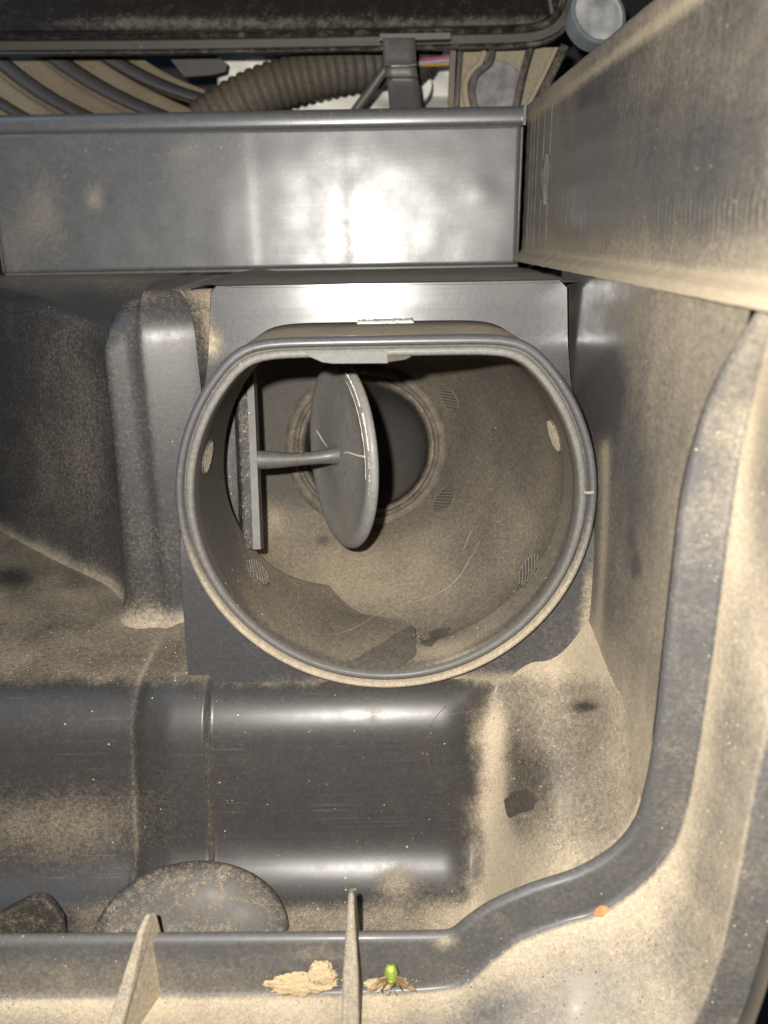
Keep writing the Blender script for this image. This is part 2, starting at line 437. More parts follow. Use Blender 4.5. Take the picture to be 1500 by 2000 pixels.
def dust_pan(p, u, v, n):
    d = 0.10
    edge = 1336 + 10 * nz(p, 0.25, 1) - 8 * ss(500, 800, u)
    d += (0.40 + 0.14 * nz(p, 0.09, 7)) * (1 - ss(edge - 26, edge + 18, v))                          # flat floor behind the drum
    d += 0.46 * ss(880, 1030, u + 45 * nz(p, 0.2, 2) + 12 * nz(p, 0.8, 5)) + 0.12 * ss(1150, 1250, u) + 0.22 * ss(1600, 1720, v) * ss(950, 1050, u)                      # right slope
    d += 0.30 * ss(895, 955, u + 25 * nz(p, 0.3, 6)) * (1 - ss(965, 1010, u)) * ss(1380, 1450, v)
    d += 0.46 * ss(1745, 1790, v + 10 * nz(p, 0.2, 3)) * ss(60, 240, u) * (1 - 0.25 * blob(u, v, 250, 1790, 80, 60))
    d += 0.50 * blob(u, v, 775, 1725, 42, 36)
    d += 0.26 * blob(u, v, 60, 1610, 150, 60) + 0.2 * blob(u, v, 200, 1600, 130, 80)
    d += 0.30 * ss(800, 900, u) * ss(1690, 1770, v)
    d += 0.22 * blob(u, v, 732, 1395, 16, 26) + 0.25 * blob(u, v, 950, 1420, 26, 46)
    d += 0.4 * math.exp(-((u - 968) / 22) ** 2) * ss(1335, 1370, v)
    d -= 0.25 * blob(u, v, 1050, 1520, 75, 75)
    d -= 0.55 * blob(u, v, 1142, 1380, 26, 9) + 0.3 * blob(u, v, 30, 1130, 40, 24)
    d += 0.35 * blob(u, v, 1000, 1680, 40, 45) + 0.15 * blob(u, v, 1190, 1310, 60, 90)
    # pale dust lines along mould creases
    d += 0.2 * math.exp(-((p.x + 40.0 - 1.2 * 0.5) / 0.5) ** 2) * ss(1360, 1400, v)
    d += 0.18 * math.exp(-((p.x + 56.5) / 0.7) ** 2) * ss(1220, 1300, v)
    return d
pan = grid('floor_pan', rows, M['pan'], box, dust=dust_pan, angle=80, key='pan', label='floor of the box with a drum shaped step and dusty slopes')
solid(pan, 2.5)

# ---- left rear wall with the upright pilaster, rolling over to the ledge
plan = crom([(-36, 182, 0), (-39.6, 181.8, 0), (-41.0, 180.0, 0), (-43.0, 178.9, 0), (-50, 177.0, 0), (-55.0, 176.0, 0), (-57.5, 176.9, 0), (-60.5, 176.6, 0), (-64.0, 176.6, 0), (-67.2, 179.2, 0), (-69, 184, 0),
             (-70.5, 190, 0), (-78, 199, 0), (-90, 208.5, 0), (-105, 221, 0), (-122, 236, 0), (-150, 262, 0)], 150)
rows = []
for k, q in enumerate(plan):
    nrm = ((plan[max(k - 1, 0)] - plan[min(k + 1, 149)])).normalized()
    back = Vector((-nrm.y, nrm.x, 0))
    if back.y < 0: back = -back
    if q.x > -41: back = Vector((0.1, 1, 0)).normalized()
    col = []
    pil = ss(-70, -64, q.x) * (1 - ss(-42, -40, q.x))
    top = lerp(-21.5, -12.0, ss(-69, -54, q.x)) if q.x > -69 else lerp(-21.5, -14.5, ss(-69, -105, q.x))
    R = lerp(5.0, 11.0, ss(-69, -56, q.x))
    tilt = lerp(5.0, 2.0, pil)
    zs = [-94.5, -94.0, -93.0, -91.5, -89]
    for z in zs:
        t = (z + 94.5) / 5.5
        col.append(Vector((q.x, q.y, z)) - back * (3.0 * (1 - t) ** 2))
    for j in range(1, 25):
        t = j / 24
        z = lerp(-89, top - R, t)
        col.append(Vector((q.x, q.y, z)) + back * (tilt * t))
    for j in range(1, 11):
        a = pi / 2 * j / 10
        col.append(Vector((q.x, q.y, top - R + R * sin(a))) + back * (tilt + R * (1 - cos(a))))
    e = col[-1]
    for t in (0.15, 0.4, 0.7, 1.0):
        col.append(Vector((e.x, lerp(e.y, 272, t), lerp(e.z, -11.4, ss(0, 0.5, t)))))
    rows.append(col)
def dust_left(p, u, v, n):
    d = 0.15 + 0.08 * nz(p, 0.06, 5)
    d += 0.55 * (1 - ss(-93.5, -87 + 2 * nz(p, 0.2, 1), p.z))
    d += 0.42 * ss(-16, -12.5, p.z) * (1 - 0.8 * blob(u, v, 330, 600, 60, 50))
    d += 0.42 * ss(0.35, 0.9, n.z) * ss(-40, -24, p.z)
    d += 0.2 * blob(u, v, 130, 900, 90, 260) + 0.08 * blob(u, v, 280, 1050, 50, 120)
    d += 0.6 * ss(-41.5, -40, p.x) * ss(740, 640, v) 
    d -= 0.6 * math.exp(-((v - (587 + 0.00085 * u * u)) / 7) ** 2) * ss(20, 60, u) * (1 - ss(225, 255, u))
    return d
lw = grid('rear_wall', rows, M['left'], box, flip=True, dust=dust_left, angle=60, label='dark speckled rear wall with an upright rounded pilaster')
# ---- ledge between the block and the rear panel
rows = []
for i in range(40):
    y = lerp(181.5, 272, i / 39)
    rows.append([Vector((x_, y, -11.4 + 0.3 * nz(Vector((x_, y, 0)), 0.09) + 0.9 * math.exp(-((x_ + 40) / 5) ** 2))) for x_ in [lerp(-44, 46.2, k / 80) for k in range(81)]])
grid('ledge', rows, M['low'], box, flip=False, dust=lambda p, u, v, n: 0.62 - 0.5 * blob(u, v, 590, 548, 40, 6) - 0.5 * blob(u, v, 380, 540, 60, 7), angle=60)

# ---- block face round the spout
CX, CZ = 0.5, -52.7
RO, HO = 43.1, 34.3
NT = 144
def outline(a, r=43.1, h=34.3):
    s = sin(a)
    if s > 0.05:
        rad = (r ** -26 + (h / s) ** -26) ** (-1 / 26)
    else: rad = r
    return Vector((CX + rad * cos(a), 0, CZ + rad * s))
BP = [(-10.9, 182), (-17, 181.4), (-25, 180.6), (-32, 178), (-45, 166), (-57, 153), (-66, 150.6), (-96, 150)]
def face_y(z):
    if z >= BP[0][0]: return BP[0][1]
    for (z0, y0), (z1, y1) in zip(BP, BP[1:]):
        if z >= z1: return lerp(y0, y1, ss(0, 1, (z - z0) / (z1 - z0)) * 0.3 + 0.7 * (z - z0) / (z1 - z0))
    return BP[-1][1]
outer_poly = [Vector(p) for p in [(44.2, 0, CZ), (43.6, 0, -30), (42.6, 0, -12.6), (40.8, 0, -10.9), (0, 0, -10.9), (-37.2, 0, -10.9), (-38.5, 0, -12.2), (-43.2, 0, CZ), (-44.6, 0, -94.6), (-43.8, 0, -96.2), (-20, 0, -96.4),
              (0, 0, -96.3), (14, 0, -97.2), (24, 0, -97.6), (33, 0, -97), (40, 0, -95), (44, 0, -90), (45.6, 0, -80), (45.4, 0, -66), (44.2, 0, CZ)]]
def cast_poly(a):
    d = Vector((cos(a), 0, sin(a))); o = Vector((CX, 0, CZ)); best = None
    for p, q in zip(outer_poly, outer_poly[1:]):
        e = q - p
        den = d.x * e.z - d.z * e.x
        if abs(den) < 1e-9: continue
        w = p - o
        t = (w.x * e.z - w.z * e.x) / den
        s_ = (w.x * d.z - w.z * d.x) / den
        if t > 0 and -1e-6 <= s_ <= 1 + 1e-6 and (best is None or t < best): best = t
    return o + d * best
angs = [2 * pi * k / NT for k in range(NT)]
for cpt in ((42.6, -12.6), (-38.5, -12.2), (-44.6, -94.6), (40.8, -10.9), (-37.2, -10.9), (-43.8, -96.2)):
    angs.append(math.atan2(cpt[1] - CZ, cpt[0] - CX) % (2 * pi))
angs.sort()
rings = []
for f in (0.0, 0.1, 0.25, 0.4, 0.55, 0.7, 0.82, 0.92, 0.97, 1.0):
    ring = []
    for a in angs:
        o1 = cast_poly(a); i1 = outline(a, RO - 1.8, HO - 1.8)
        if (o1 - Vector((CX, 0, CZ))).length < (i1 - Vector((CX, 0, CZ))).length + 0.3:
            o1 = i1 + (i1 - Vector((CX, 0, CZ))).normalized() * 0.3
        p = i1.lerp(o1, f)
        p.y = face_y(p.z)
        ring.append(p)
    rings.append(ring)
last = rings[-1]
cen = Vector((CX, 0, CZ))
for dy, sh in ((0.2, -0.45), (0.7, 0.1), (1.5, 0.4), (2.6, 0.5), (30, 0.8)):
    ring = []
    for p in last:
        q = p + (p - cen).normalized() * (1.1 + sh)
        q.y = p.y + dy
        ring.append(q)
    rings.append(ring)
def dust_block(p, u, v, n):
    d = 0.10 + 0.06 * nz(p, 0.1, 3)
    d += 0.7 * blob(u, v, 415, 675, 22, 28)
    d += 0.45 * ss(-92, -95.5, p.z) * ss(380, 800, u)
    d += 0.5 * ss(41.5, 44, p.x) * ss(-58, -75, p.z)
    d += 0.12 * ss(-70, -92, p.z) * ss(-10, 25, p.x)
    d += 0.3 * ss(38.3, 39.2, -p.x - 0.0) * ss(-30, -14, p.z)
    d += 0.5 * ss(182, 184, p.y) * ss(-13, -11, p.z)
    return d
grid('block_face', rings, M['block'], box, closed_u=True, flip=False, dust=dust_block, angle=40, label='smooth grey face of the block behind the spout')

# ---- right walls
def wall_x(y):                                     # the walls run straight back, a hair inward
    return 46.6 + 1.2 * ss(265, 60, y)
rows = []
for i in range(400):
    y = lerp(268, 40, i / 399)
    X = wall_x(y)
    prof = [(X + 3.4, 35.6), (X + 2.6, 36.6), (X + 1.0, 36.9), (X + 0.1, 36.4), (X - 0.2, 35.4), (X - 0.1, 33.6), (X + 0.1, 32.6), (X + 0.45, 32.2)]
    prof += [(X + 0.5 + 0.1 * sin(k), lerp(31.6, -5.0, k / 30)) for k in range(31)]
    prof += [(X + 0.4, -5.9), (X + 0.05, -6.5), (X - 0.8, -7.0), (X - 1.8, -7.6), (X - 2.5, -8.1), (X - 2.7, -9.4)]
    rows.append([Vector((a, y, b + 0.12 * nz(Vector((0, y, b)), 0.2))) for a, b in prof])
def dust_sheen_uw(p, u, v, n):
    d = 0.38 + 0.15 * nz(p, 0.03, 9)
    d += 0.28 * (1 - ss(-6, 3.0 + 1.5 * nz(p, 0.12), p.z)) + 0.55 * (1 - ss(-7, -5.4, p.z))
    d += 0.25 * ss(30, 33, p.z)
    d += 0.22 * sin(2 * pi * p.y / 1.75 + 2 * nz(p, 0.2)) * math.exp(-((p.z - 2.2 - 1.2 * nz(Vector((0, p.y, 0)), 0.1)) / 2.0) ** 2) * ss(160, 135, p.y)
    d += 0.45 * math.exp(-((p.z - 32.2) / 0.7) ** 2)
    d -= 0.22 * blob(u, v, 1180, 300, 90, 160) - 0.12 * blob(u, v, 1330, 200, 60, 200)
    d -= 0.25 * blob(u, v, 1360, 300, 90, 120)
    d += 0.24 * ss(1160, 1060, u)  # gloss reflection at the far end, painted in as paler dust
    return d
grid('upper_side_wall', rows, M['wall'], box, flip=False, dust=dust_sheen_uw, angle=50, key='uw', label='dusty upper side wall with drip streaks above a pale ledge')

# ---- lower side wall: from beside the block out to the rim edge
col_top = [q for q in LA if q.x > 40 and q.z > -93]
zz = [q.z for q in col_top]
def rim_x(z):
    for a, b in zip(col_top, col_top[1:]):
        if (a.z - z) * (b.z - z) <= 0 and a.z != b.z: return lerp(a.x, b.x, (z - a.z) / (b.z - a.z))
    return col_top[-1].x if z > -20 else col_top[0].x
def rim_y(z):
    for a, b in zip(col_top, col_top[1:]):
        if (a.z - z) * (b.z - z) <= 0 and a.z != b.z: return lerp(a.y, b.y, (z - a.z) / (b.z - a.z))
    return col_top[-1].y if z > -20 else 108.0
rows = []
for i in range(70):
    f = i / 69
    col = []
    for k in range(60):
        z = lerp(-9.2, -95, k / 59)
        y = lerp(196, rim_y(min(z, -11.6)) + 1.7, f)
        xw = wall_x(y) - 2.5 - 0.2 * (k / 59)
        xw = lerp(xw, rim_x(min(z, -11.6)) - 0.12, ss(0.55, 1.0, f))
        xw -= 1.6 * ss(-72, -95, z) ** 2 * (1 - ss(0.6, 1.0, f))
        xw += 0.3 * nz(Vector((0, y, z)), 0.05) * (1 - ss(0.8, 1, f))
        col.append(Vector((xw, y, z)))
    rows.append(col)
def dust_low(p, u, v, n):
    d = 0.38 + 0.10 * nz(p, 0.04, 2) + 0.2 * ss(150, 110, p.y)
    d += 0.30 * ss(-70, -84, p.z)
    d -= 0.8 * blob(u, v, 1170, 760, 36, 80) + 0.35 * blob(u, v, 1140, 650, 30, 60)
    d -= 0.45 * blob(u, v, 1242, 1105, 10, 20) + 0.3 * blob(u, v, 1232, 1055, 7, 16)
    d -= 0.12 * blob(u, v, 1240, 980, 40, 160)
    d += 0.4 * math.exp(-((u - (1183 - 0.00012 * (v - 860) ** 2)) / 9) ** 2) * ss(850, 880, v)
    d -= 0.25 * ss(600, 560, v) * ss(1250, 1120, u)
    return d
grid('lower_side_wall', rows, M['low'], box, flip=True, dust=dust_low, angle=60, label='brown dusted lower side wall with a dark rubbed patch')

# ---- front rim (stepped lip around the opening)
rows = []
def offs(A, B, t): return [a.lerp(b, t) for a, b in zip(A, B)]
def shifty(L_, dy): return [p + Vector((0, dy, 0)) for p in L_]
rows.append(shifty(offs(LA, LB, 0.9), 2.6))
for a_ in (-60, -30, 0, 22, 45, 67, 90):
    ca, sa = cos(radians(a_)), sin(radians(a_))
    rows.append(shifty(offs(LA, LB, 0.115 * (1 - ca)), 1.6 * (1 - sa) if sa > 0 else 1.6 - 0.6 * sa))
for t in (0.15, 0.3, 0.5, 0.7, 0.85, 0.93): rows.append(offs(LA, LB, t))
rows.append(shifty(offs(LA, LB, 0.98), -0.4))
rows.append(shifty(LB, -1.4))
for t in (0.25, 0.45, 0.65, 0.85, 0.95): rows.append(offs(LB, LC, t))
rows.append(LC)
rows.append(shifty(offs(LC, LD, 0.06), -0.3))
for t in (0.3, 0.6, 0.9): rows.append(offs(LC, LD, t))
rows.append(LD)
rows.append([p * 0.86 + Vector((2, 0, -3)) for p in LD])
stripN = len(rows)
def dust_frame(p, r_):
    u, v = px(p)
    if r_ == 0: return 0.25
    if r_ < 8: d = 0.14
    elif r_ < 15: d = 0.18
    elif r_ == 15: d = 0.92
    elif r_ < 22: d = 0.56 + 0.2 * nz(p, 0.05, 3) + (0.2 if r_ == 16 else 0)
    elif r_ < 27: d = 0.28
    else: d = 0.7
    d += 0.1 * nz(p, 0.15, 6)
    if r_ < 15:
        d += 0.15 * (1 - ss(300, 800, u)) * ss(1850, 1900, v)
        d += 0.5 * blob(u, v, 870, 1840, 26, 12) + 0.2 * ss(1330, 1440, u) * (1 - ss(800, 1200, v))
        d += 0.25 * blob(u, v, 620, 1860, 80, 16) + 0.06 * ss(1250, 1320, u)
    else:
        d -= 0.25 * blob(u, v, 950, 1950, 90, 50) + 0.12 * blob(u, v, 1100, 1850, 120, 40)
    return d
fdl = [dust_frame(p, r_) for r_, row in enumerate(rows) for p in row]
fr = grid('front_rim', rows, M['frame'], box, flip=True, dust=fdl, angle=50, key='rim', label='stepped front rim with a smooth grey face and dusty flange')

# ---- gusset ribs on the rim
def gusset(tip, prof, dx_near, thick, lab):
    """prof: (Y,Z) outline in the plate's plane"""
    pts = []
    for y, z in prof:
        pts.append(Vector((tip.x + dx_near * (108 - y), y, z)))
    o = prism('gusset', pts, (thick, 0, 0), M['frame'], box, dust=lambda p, u, v, n: 0.62 - 0.3 * ss(-116, -111, p.z) + 0.2 * nz(p, 0.5), label=lab)
    zt_ = max(z for y, z in prof); nh = len(prof)
    for i, vv in enumerate(o.data.vertices):
        k_ = lerp(0.34, 0.0, ss(0, 16, zt_ - prof[i % nh][1]))
        vv.co.x += (k_ if i < nh else -k_) * thick * MM
    return bevel(o, 0.6, 3)
t1 = P(278, 1812, Y=110)
gusset(t1, [(110.5, -119.5), (108.8, -118.2), (106.5, -119.4), (100, -128), (90, -140), (86, -146), (104, -144), (111, -138)], -0.36, 3.2, 'wide slanting gusset with dusty side')
t2 = P(668, 1752, Y=110)
gusset(t2, [(112.5, -118), (111, -115.0), (109, -114.3), (106, -116.5), (101, -124.5), (92, -139), (88, -146), (104, -144), (112, -137)], -0.02, 3.5, 'narrow upright gusset seen edge on')

# ---- spout: bead, inner lip, sleeve
def loop(inset, y, extra=None):
    out = []
    for k in range(NT):
        a = 2 * pi * k / NT
        p = outline(a, RO - inset, HO - inset)
        p.y = y(a, p) if callable(y) else y
        out.append(p)
    return out
def dust_outer(p, u, v, n):
    return 0.95 + 0.1 * nz(p, 0.2)
spw = grid('spout_wall', [loop(1.7, lambda a, p: face_y(p.z) + 2), loop(0.8, lambda a, p: face_y(p.z) + 0.1), loop(0.5, lambda a, p: lerp(face_y(p.z), 151.5, 0.5)), loop(0.45, 150.6)],
           M['low'], box, closed_u=True, dust=dust_outer, angle=60, label='dusty outside of the spout')
bead_prof = [(0.9, 151.4), (0.3, 150.9), (0.05, 149.9), (0.0, 148.8), (0.25, 147.7), (0.75, 147.1), (1.25, 147.05), (1.65, 147.5), (1.8, 148.8)]
def dust_bead(p, u, v, n):
    r_ = math.hypot(p.x - CX, p.z - CZ); return 0.10 + 0.66 * ss(-42, -82, p.z) * ss(39.9, 41.4, r_ + 0.35 * nz(p, 0.5)) + 0.05 * nz(p, 0.3) 
grid('rim_bead', [loop(i, y) for i, y in bead_prof], M['rim'], box, closed_u=True, flip=False, dust=dust_bead, angle=60, label='smooth grey rounded bead round the spout mouth')
lip_prof = [(1.8, 149.0), (2.1, 148.9), (2.3, 148.0), (2.5, 147.6), (3.4, 147.5), (3.75, 147.8), (3.85, 149.0)]
lipo = grid('inner_lip', [loop(i + 0.0, y) for i, y in lip_prof], M['lip'], box, closed_u=True, dust=lambda p, u, v, n: 0.2 - 0.12 * ss(-50, -85, p.z), angle=60, label='pale grey inner lip of the spout')
def Yend(a):
    L_ = ss(radians(88), radians(112), a) * (1 - ss(radians(266), radians(284), a))
    w = ss(radians(205), radians(262), a)
    return lerp(158.5, lerp(173, 185, w) + 0.4 * sin(9 * a), L_)
def left_w(a):
    a = a % (2 * pi)
    return ss(radians(86), radians(110), a) * (1 - ss(radians(266), radians(290), a))
def sleeve_pt(a, f):
    ye = Yend(a)
    y = lerp(148.9, ye, f)
    ins = 3.85 + 0.25 * ss(0, .1, f) + 1.8 * (y - 149) / 39
    p = outline(a, RO - ins, HO - ins); p.y = y
    return p
rows = [[sleeve_pt(2 * pi * k / NT, f / 40) for k in range(NT)] for f in range(41)]
# rolled end of the sleeve
e = rows[-1]
rows.append([Vector((CX + (p.x - CX) * 1.006, p.y + 0.6, CZ + (p.z - CZ) * 1.006)) for p in e])
rows.append([Vector((CX + (p.x - CX) * 1.04, p.y + 0.7, CZ + (p.z - CZ) * 1.04)) for p in e])
rows.append([Vector((CX + (p.x - CX) * 1.05, p.y - 10, CZ + (p.z - CZ) * 1.05)) for p in e])
def dust_sleeve(p, u, v, n):
    d = 0.46 + 0.10 * nz(p, 0.07, 8)
    d += 0.12 * ss(-75, -92, p.z)
    d -= 0.20 * blob(u, v, 710, 1215, 110, 40) 
    d -= 0.3 * ss(500, 430, u)
    d -= 0.15 * blob(u, v, 900, 830, 120, 100)
    d -= 0.25 * math.exp(-((p.y - 150) / 1.5) ** 2)
    d -= 0.55 * blob(u, v, 862, 1236, 20, 10) + 0.5 * blob(u, v, 832, 1254, 18, 6)
    d += 0.3 * blob(u, v, 880, 1280, 60, 25)
    return d
slv = grid('sleeve', rows, M['spout'], box, closed_u=True, flip=False, dust=dust_sleeve, angle=60, key='sleeve', label='brown dusted inside of the spout')

# ---- chamber behind the sleeve, port ring and far pipe
RC = P(716, 872, S=216)
def ring_pt(a, r): return RC + (RT0 * cos(a) + UP0 * sin(a)) * r
def cham_pt(a, t):
    wl = left_w(a)
    wx = ss(0.1, 0.7, -cos(a))
    ins = lerp(4.4, 2.2, wl)
    p0 = outline(a, RO - ins, HO - ins); p0.y = 158.0
    p0.x -= 2.2 * wx; p0.y = lerp(158.0, 166.0, wx)
    p1 = ring_pt(a, 22.5) - FW * 0.4
    inw = (RC - p1).normalized()
    L_ = (p1 - p0).length
    t0 = Vector((0, 1, -0.12)) * L_ * lerp(0.9, 1.9, wx)
    t1 = (inw * lerp(0.5, 1.0, wx) + FW * lerp(0.9, 0.1, wx)) * L_ * lerp(0.9, 1.3, wx)
    h00 = 2 * t ** 3 - 3 * t * t + 1; h10 = t ** 3 - 2 * t * t + t; h01 = -2 * t ** 3 + 3 * t * t; h11 = t ** 3 - t * t
    return p0 * h00 + t0 * h10 + p1 * h01 + t1 * h11
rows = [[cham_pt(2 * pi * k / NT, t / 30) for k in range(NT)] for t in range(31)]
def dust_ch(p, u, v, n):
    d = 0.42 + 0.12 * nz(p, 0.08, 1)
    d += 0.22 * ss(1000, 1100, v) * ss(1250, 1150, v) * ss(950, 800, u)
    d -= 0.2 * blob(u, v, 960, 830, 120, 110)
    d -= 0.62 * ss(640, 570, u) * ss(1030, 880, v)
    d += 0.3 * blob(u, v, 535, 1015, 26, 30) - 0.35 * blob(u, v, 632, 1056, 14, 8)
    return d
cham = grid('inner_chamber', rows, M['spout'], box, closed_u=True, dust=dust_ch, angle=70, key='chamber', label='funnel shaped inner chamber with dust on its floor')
def jag(a, r): return 0.22 * noise.noise(Vector((a * 14, r, 0))) if r < 19 else 0.0
ringo = lathe('port_ring', [(23.5, -0.2), (22.4, 1.2), (21.6, 2.0), (20.4, 2.1), (19.8, 0.8), (19.3, 0.6), (18.8, 1.7), (18.2, 1.8), (17.7, 1.2), (17.5, 0.0), (17.1, -4)], RC, -FW, RT0, M['spout'], box, seg=120, wob=jag,
              dust=lambda p, u, v, n: 0.38 + 0.2 * nz(p, 0.4), angle=50, flip=False, label='raised ring round the far port')
path = crom([RC, RC + FW * 12, RC + FW * 24 - RT0 * 3, RC + FW * 36 - RT0 * 10, RC + FW * 44 - RT0 * 24, RC + FW * 46 - RT0 * 44], 30)
tube('far_pipe', path, 17.1, M['pipe'], box, seg=48, cap='end', dust=lambda p, u, v, n: 0.10 + 0.55 * ss(860, 1010, v) + 0.1 * nz(p, 0.1), angle=60, label='grey pipe leading on behind the port')

# ---- surface decals that follow the spout
def cast(u, v, keys):
    best = None
    r = ray(u, v).normalized()
    for k in keys:
        h = BV[k].ray_cast(Vector((0, 0, 0)), r)
        if h[0] is not None and (best is None or h[3] < best[3]): best = h
    if best is None:
        print('cast missed', u, v, keys); return cast(lerp(u, 760, 0.05), lerp(v, 1050, 0.05), keys)
    p, n = best[0], best[1]
    if n.dot(r) > 0: n = -n
    return p, n
def near(p, keys):
    best = None
    for k in keys:
        h = BV[k].find_nearest(p)
        if h[0] is not None and (best is None or h[3] < best[3]): best = h
    return best[0]
IN = ('sleeve', 'chamber')
def ejector_mark(u, v, r, rot, parent, mat, keys, name='ejector_mark', nr=7, dust=0.12):
    p, n = cast(u, v, keys)
    e1 = n.orthogonal().normalized(); e1 = (UP0 - n * UP0.dot(n)).normalized(); e2 = n.cross(e1)
    e1, e2 = e1 * cos(rot) + e2 * sin(rot), e2 * cos(rot) - e1 * sin(rot)
    verts, faces, dl = [], [], []
    def put(a, b, h):
        q = p + e1 * a + e2 * b
        s = near(q, keys) if keys[0] != 'flat' else q
        verts.append(s + n * h); dl.append(0.75 if h > 0.4 else -0.15 if h < 0.1 else 0.45); return len(verts) - 1
    # raised rim ring, sunken-looking floor of ridges
    S_ = 28
    prev = None
    for rr_, h in ((r * 1.10, 0.02), (r * 1.04, 0.3), (r * 0.97, 0.3), (r * 0.93, 0.05)):
        cur = [put(rr_ * cos(2 * pi * k / S_), rr_ * sin(2 * pi * k / S_), h) for k in range(S_)]
        if prev: faces += [(prev[k], prev[(k + 1) % S_], cur[(k + 1) % S_], cur[k]) for k in range(S_)]
        prev = cur
    cidx = put(0, 0, 0.05)
    faces += [(prev[k], prev[(k + 1) % S_], cidx) for k in range(S_)]
    for k in range(nr):
        b = lerp(-0.78, 0.78, k / (nr - 1)) * r; L_ = math.sqrt(max(r * r * 0.84 - b * b, 0.01)); w = r * 0.07
        prev = None
        for j in range(6):
            a = lerp(-L_, L_, j / 5)
            cur = [put(a, b - w, 0.06), put(a, b, 0.45), put(a, b + w, 0.06)]
            if prev: faces += [(prev[0], prev[1], cur[1], cur[0]), (prev[1], prev[2], cur[2], cur[1])]
            prev = cur
    return obj(name, verts, faces, mat, parent, dust=dl, angle=25)
for (u, v, r, rot) in ((878, 780, 3.5, 1.3), (868, 975, 3.7, 1.5), (1035, 1115, 4.3, 0.75), (1085, 850, 3.8, 0.1), (503, 1118, 3.9, -0.6), (404, 892, 3.6, 0.2)):
    ejector_mark(u, v, r, rot, slv, M['spout'], IN)
# torn film on the sleeve floor
def film(name, pxs, h, mat, parent, keys, dust, lab=None, soft=False):
    n_ = len(pxs); cu = sum(p[0] for p in pxs) / n_; cv = sum(p[1] for p in pxs) / n_
    if soft: dense = [(q.x, q.y) for q in crom([Vector((a, b, 0)) for a, b in pxs + pxs[:1]], 60)[:-1]]
    else: dense = [(lerp(a[0], b[0], k / 8), lerp(a[1], b[1], k / 8)) for (a, b) in zip(pxs, pxs[1:] + pxs[:1]) for k in range(8)]
    rows_ = []
    for f, hh in ((1.0, 0.0), (1.0, h), (0.75, h), (0.5, h), (0.25, h), (0.03, h)):
        row = []
        for (u, v) in dense:
            j = 3.0 * noise.noise(Vector((u * 0.09, v * 0.09, 0))) + 1.5 * noise.noise(Vector((u * 0.31, v * 0.31, 4))) if f == 1.0 else 0
            p, n = cast(lerp(cu, u, f) + j, lerp(cv, v, f) + j, keys)
            row.append(p + n * hh)
        rows_.append(row)
    return grid(name, rows_, mat, parent, closed_u=True, dust=dust, angle=35, label=lab)
film('torn_film', [(682, 1296), (745, 1258), (802, 1222), (812, 1228), (813, 1262), (814, 1280), (790, 1298), (770, 1310), (730, 1306)], 0.4, M['spout'], slv, IN, 0.33, 'torn dark film on the spout floor')
film('stain', [(838, 1236), (855, 1226), (878, 1226), (876, 1238), (858, 1247), (840, 1262), (822, 1256), (838, 1248)], 0.05, M['stain'], slv, IN, 0.3, 'dark oily stain on the spout floor', soft=True)
for nm_, pts_, rad_ in (('scratch', [(782, 1180), (840, 1166), (890, 1134), (925, 1080), (938, 1056)], 0.10), ('scratch', [(905, 1075), (915, 1050), (925, 1030)], 0.08),
                        ('fibre', [(555, 1212), (580, 1180), (582, 1150), (570, 1130)], 0.06), ('scratch', [(640, 1245), (700, 1222), (765, 1180)], 0.06)):
    q_ = []
    for u, v in [(p_.x, p_.y) for p_ in crom([Vector((a_, b_, 0)) for a_, b_ in pts_], 24)]:
        p, n = cast(u, v, IN); q_.append(p + n * 0.02)
    tube(nm_, q_, lambda t, r_=rad_: r_ * (0.35 + 0.65 * sin(pi * min(1, max(0, t)))), M['scuff'], slv, seg=5)
# tab hanging from the top lip and the small gritty label on the spout's back
zt = outline(pi / 2, RO - 3.4, HO - 3.4).z
def at_lip(u, dv): return P(u, 700, Y=147.3).x
x0, x1, x2, x3 = P(607, 700, Y=147.3).x, P(640, 700, Y=147.3).x, P(757, 700, Y=147.3).x, P(803, 700, Y=147.3).x
prism('tab', [(x0 - 1, 147.2, zt + 0.6), (x0, 147.2, zt - 0.2), (x1 - 1, 147.2, zt - 1.2), (x1 + 1, 147.2, zt - 1.5), (x2, 147.2, zt - 1.6), (x2, 147.2, zt + 0.6)], (0, 2.2, 0), M['lip'], lipo, dust=0.12, label='flat pale tab on the inner lip')
prism('tab', [(x2 + 0.05, 147.9, zt + 0.4), (x2 + 0.05, 147.9, zt - 1.5), (x3 - 1.2, 147.9, zt - 1.1), (x3, 147.9, zt - 0.6), (x3 - 0.3, 147.9, zt - 0.1), (x3 - 1, 147.9, zt + 0.3)], (0, 1.5, 0), M['spout'], lipo, dust=0.1, label='broken dark end of the tab')
zl = CZ + HO - 0.55
a, b = P(697, 632, Z=zl), P(809, 632, Z=zl)
yb = P(750, 619, Z=zl).y
rows = []
for i in range(5):
    y = lerp(a.y, yb, i / 4)
    rows.append([Vector((lerp(a.x, b.x, k / 24), y, zl + 0.15 + 0.3 * random.random())) for k in range(25)])
lab_ = grid('gritty_label', rows, M['grit'], spw, angle=1, label='small sparkling rough rectangle on top of the spout')
solid(lab_, 0.5)
# seam nick at the right of the lip
tube('seam_nick', [P(1141, 962, Y=147.2), P(1150, 963, Y=146.9), P(1160, 961, Y=146.8)], 0.35, M['lip'], lipo, seg=8, dust=0.5)

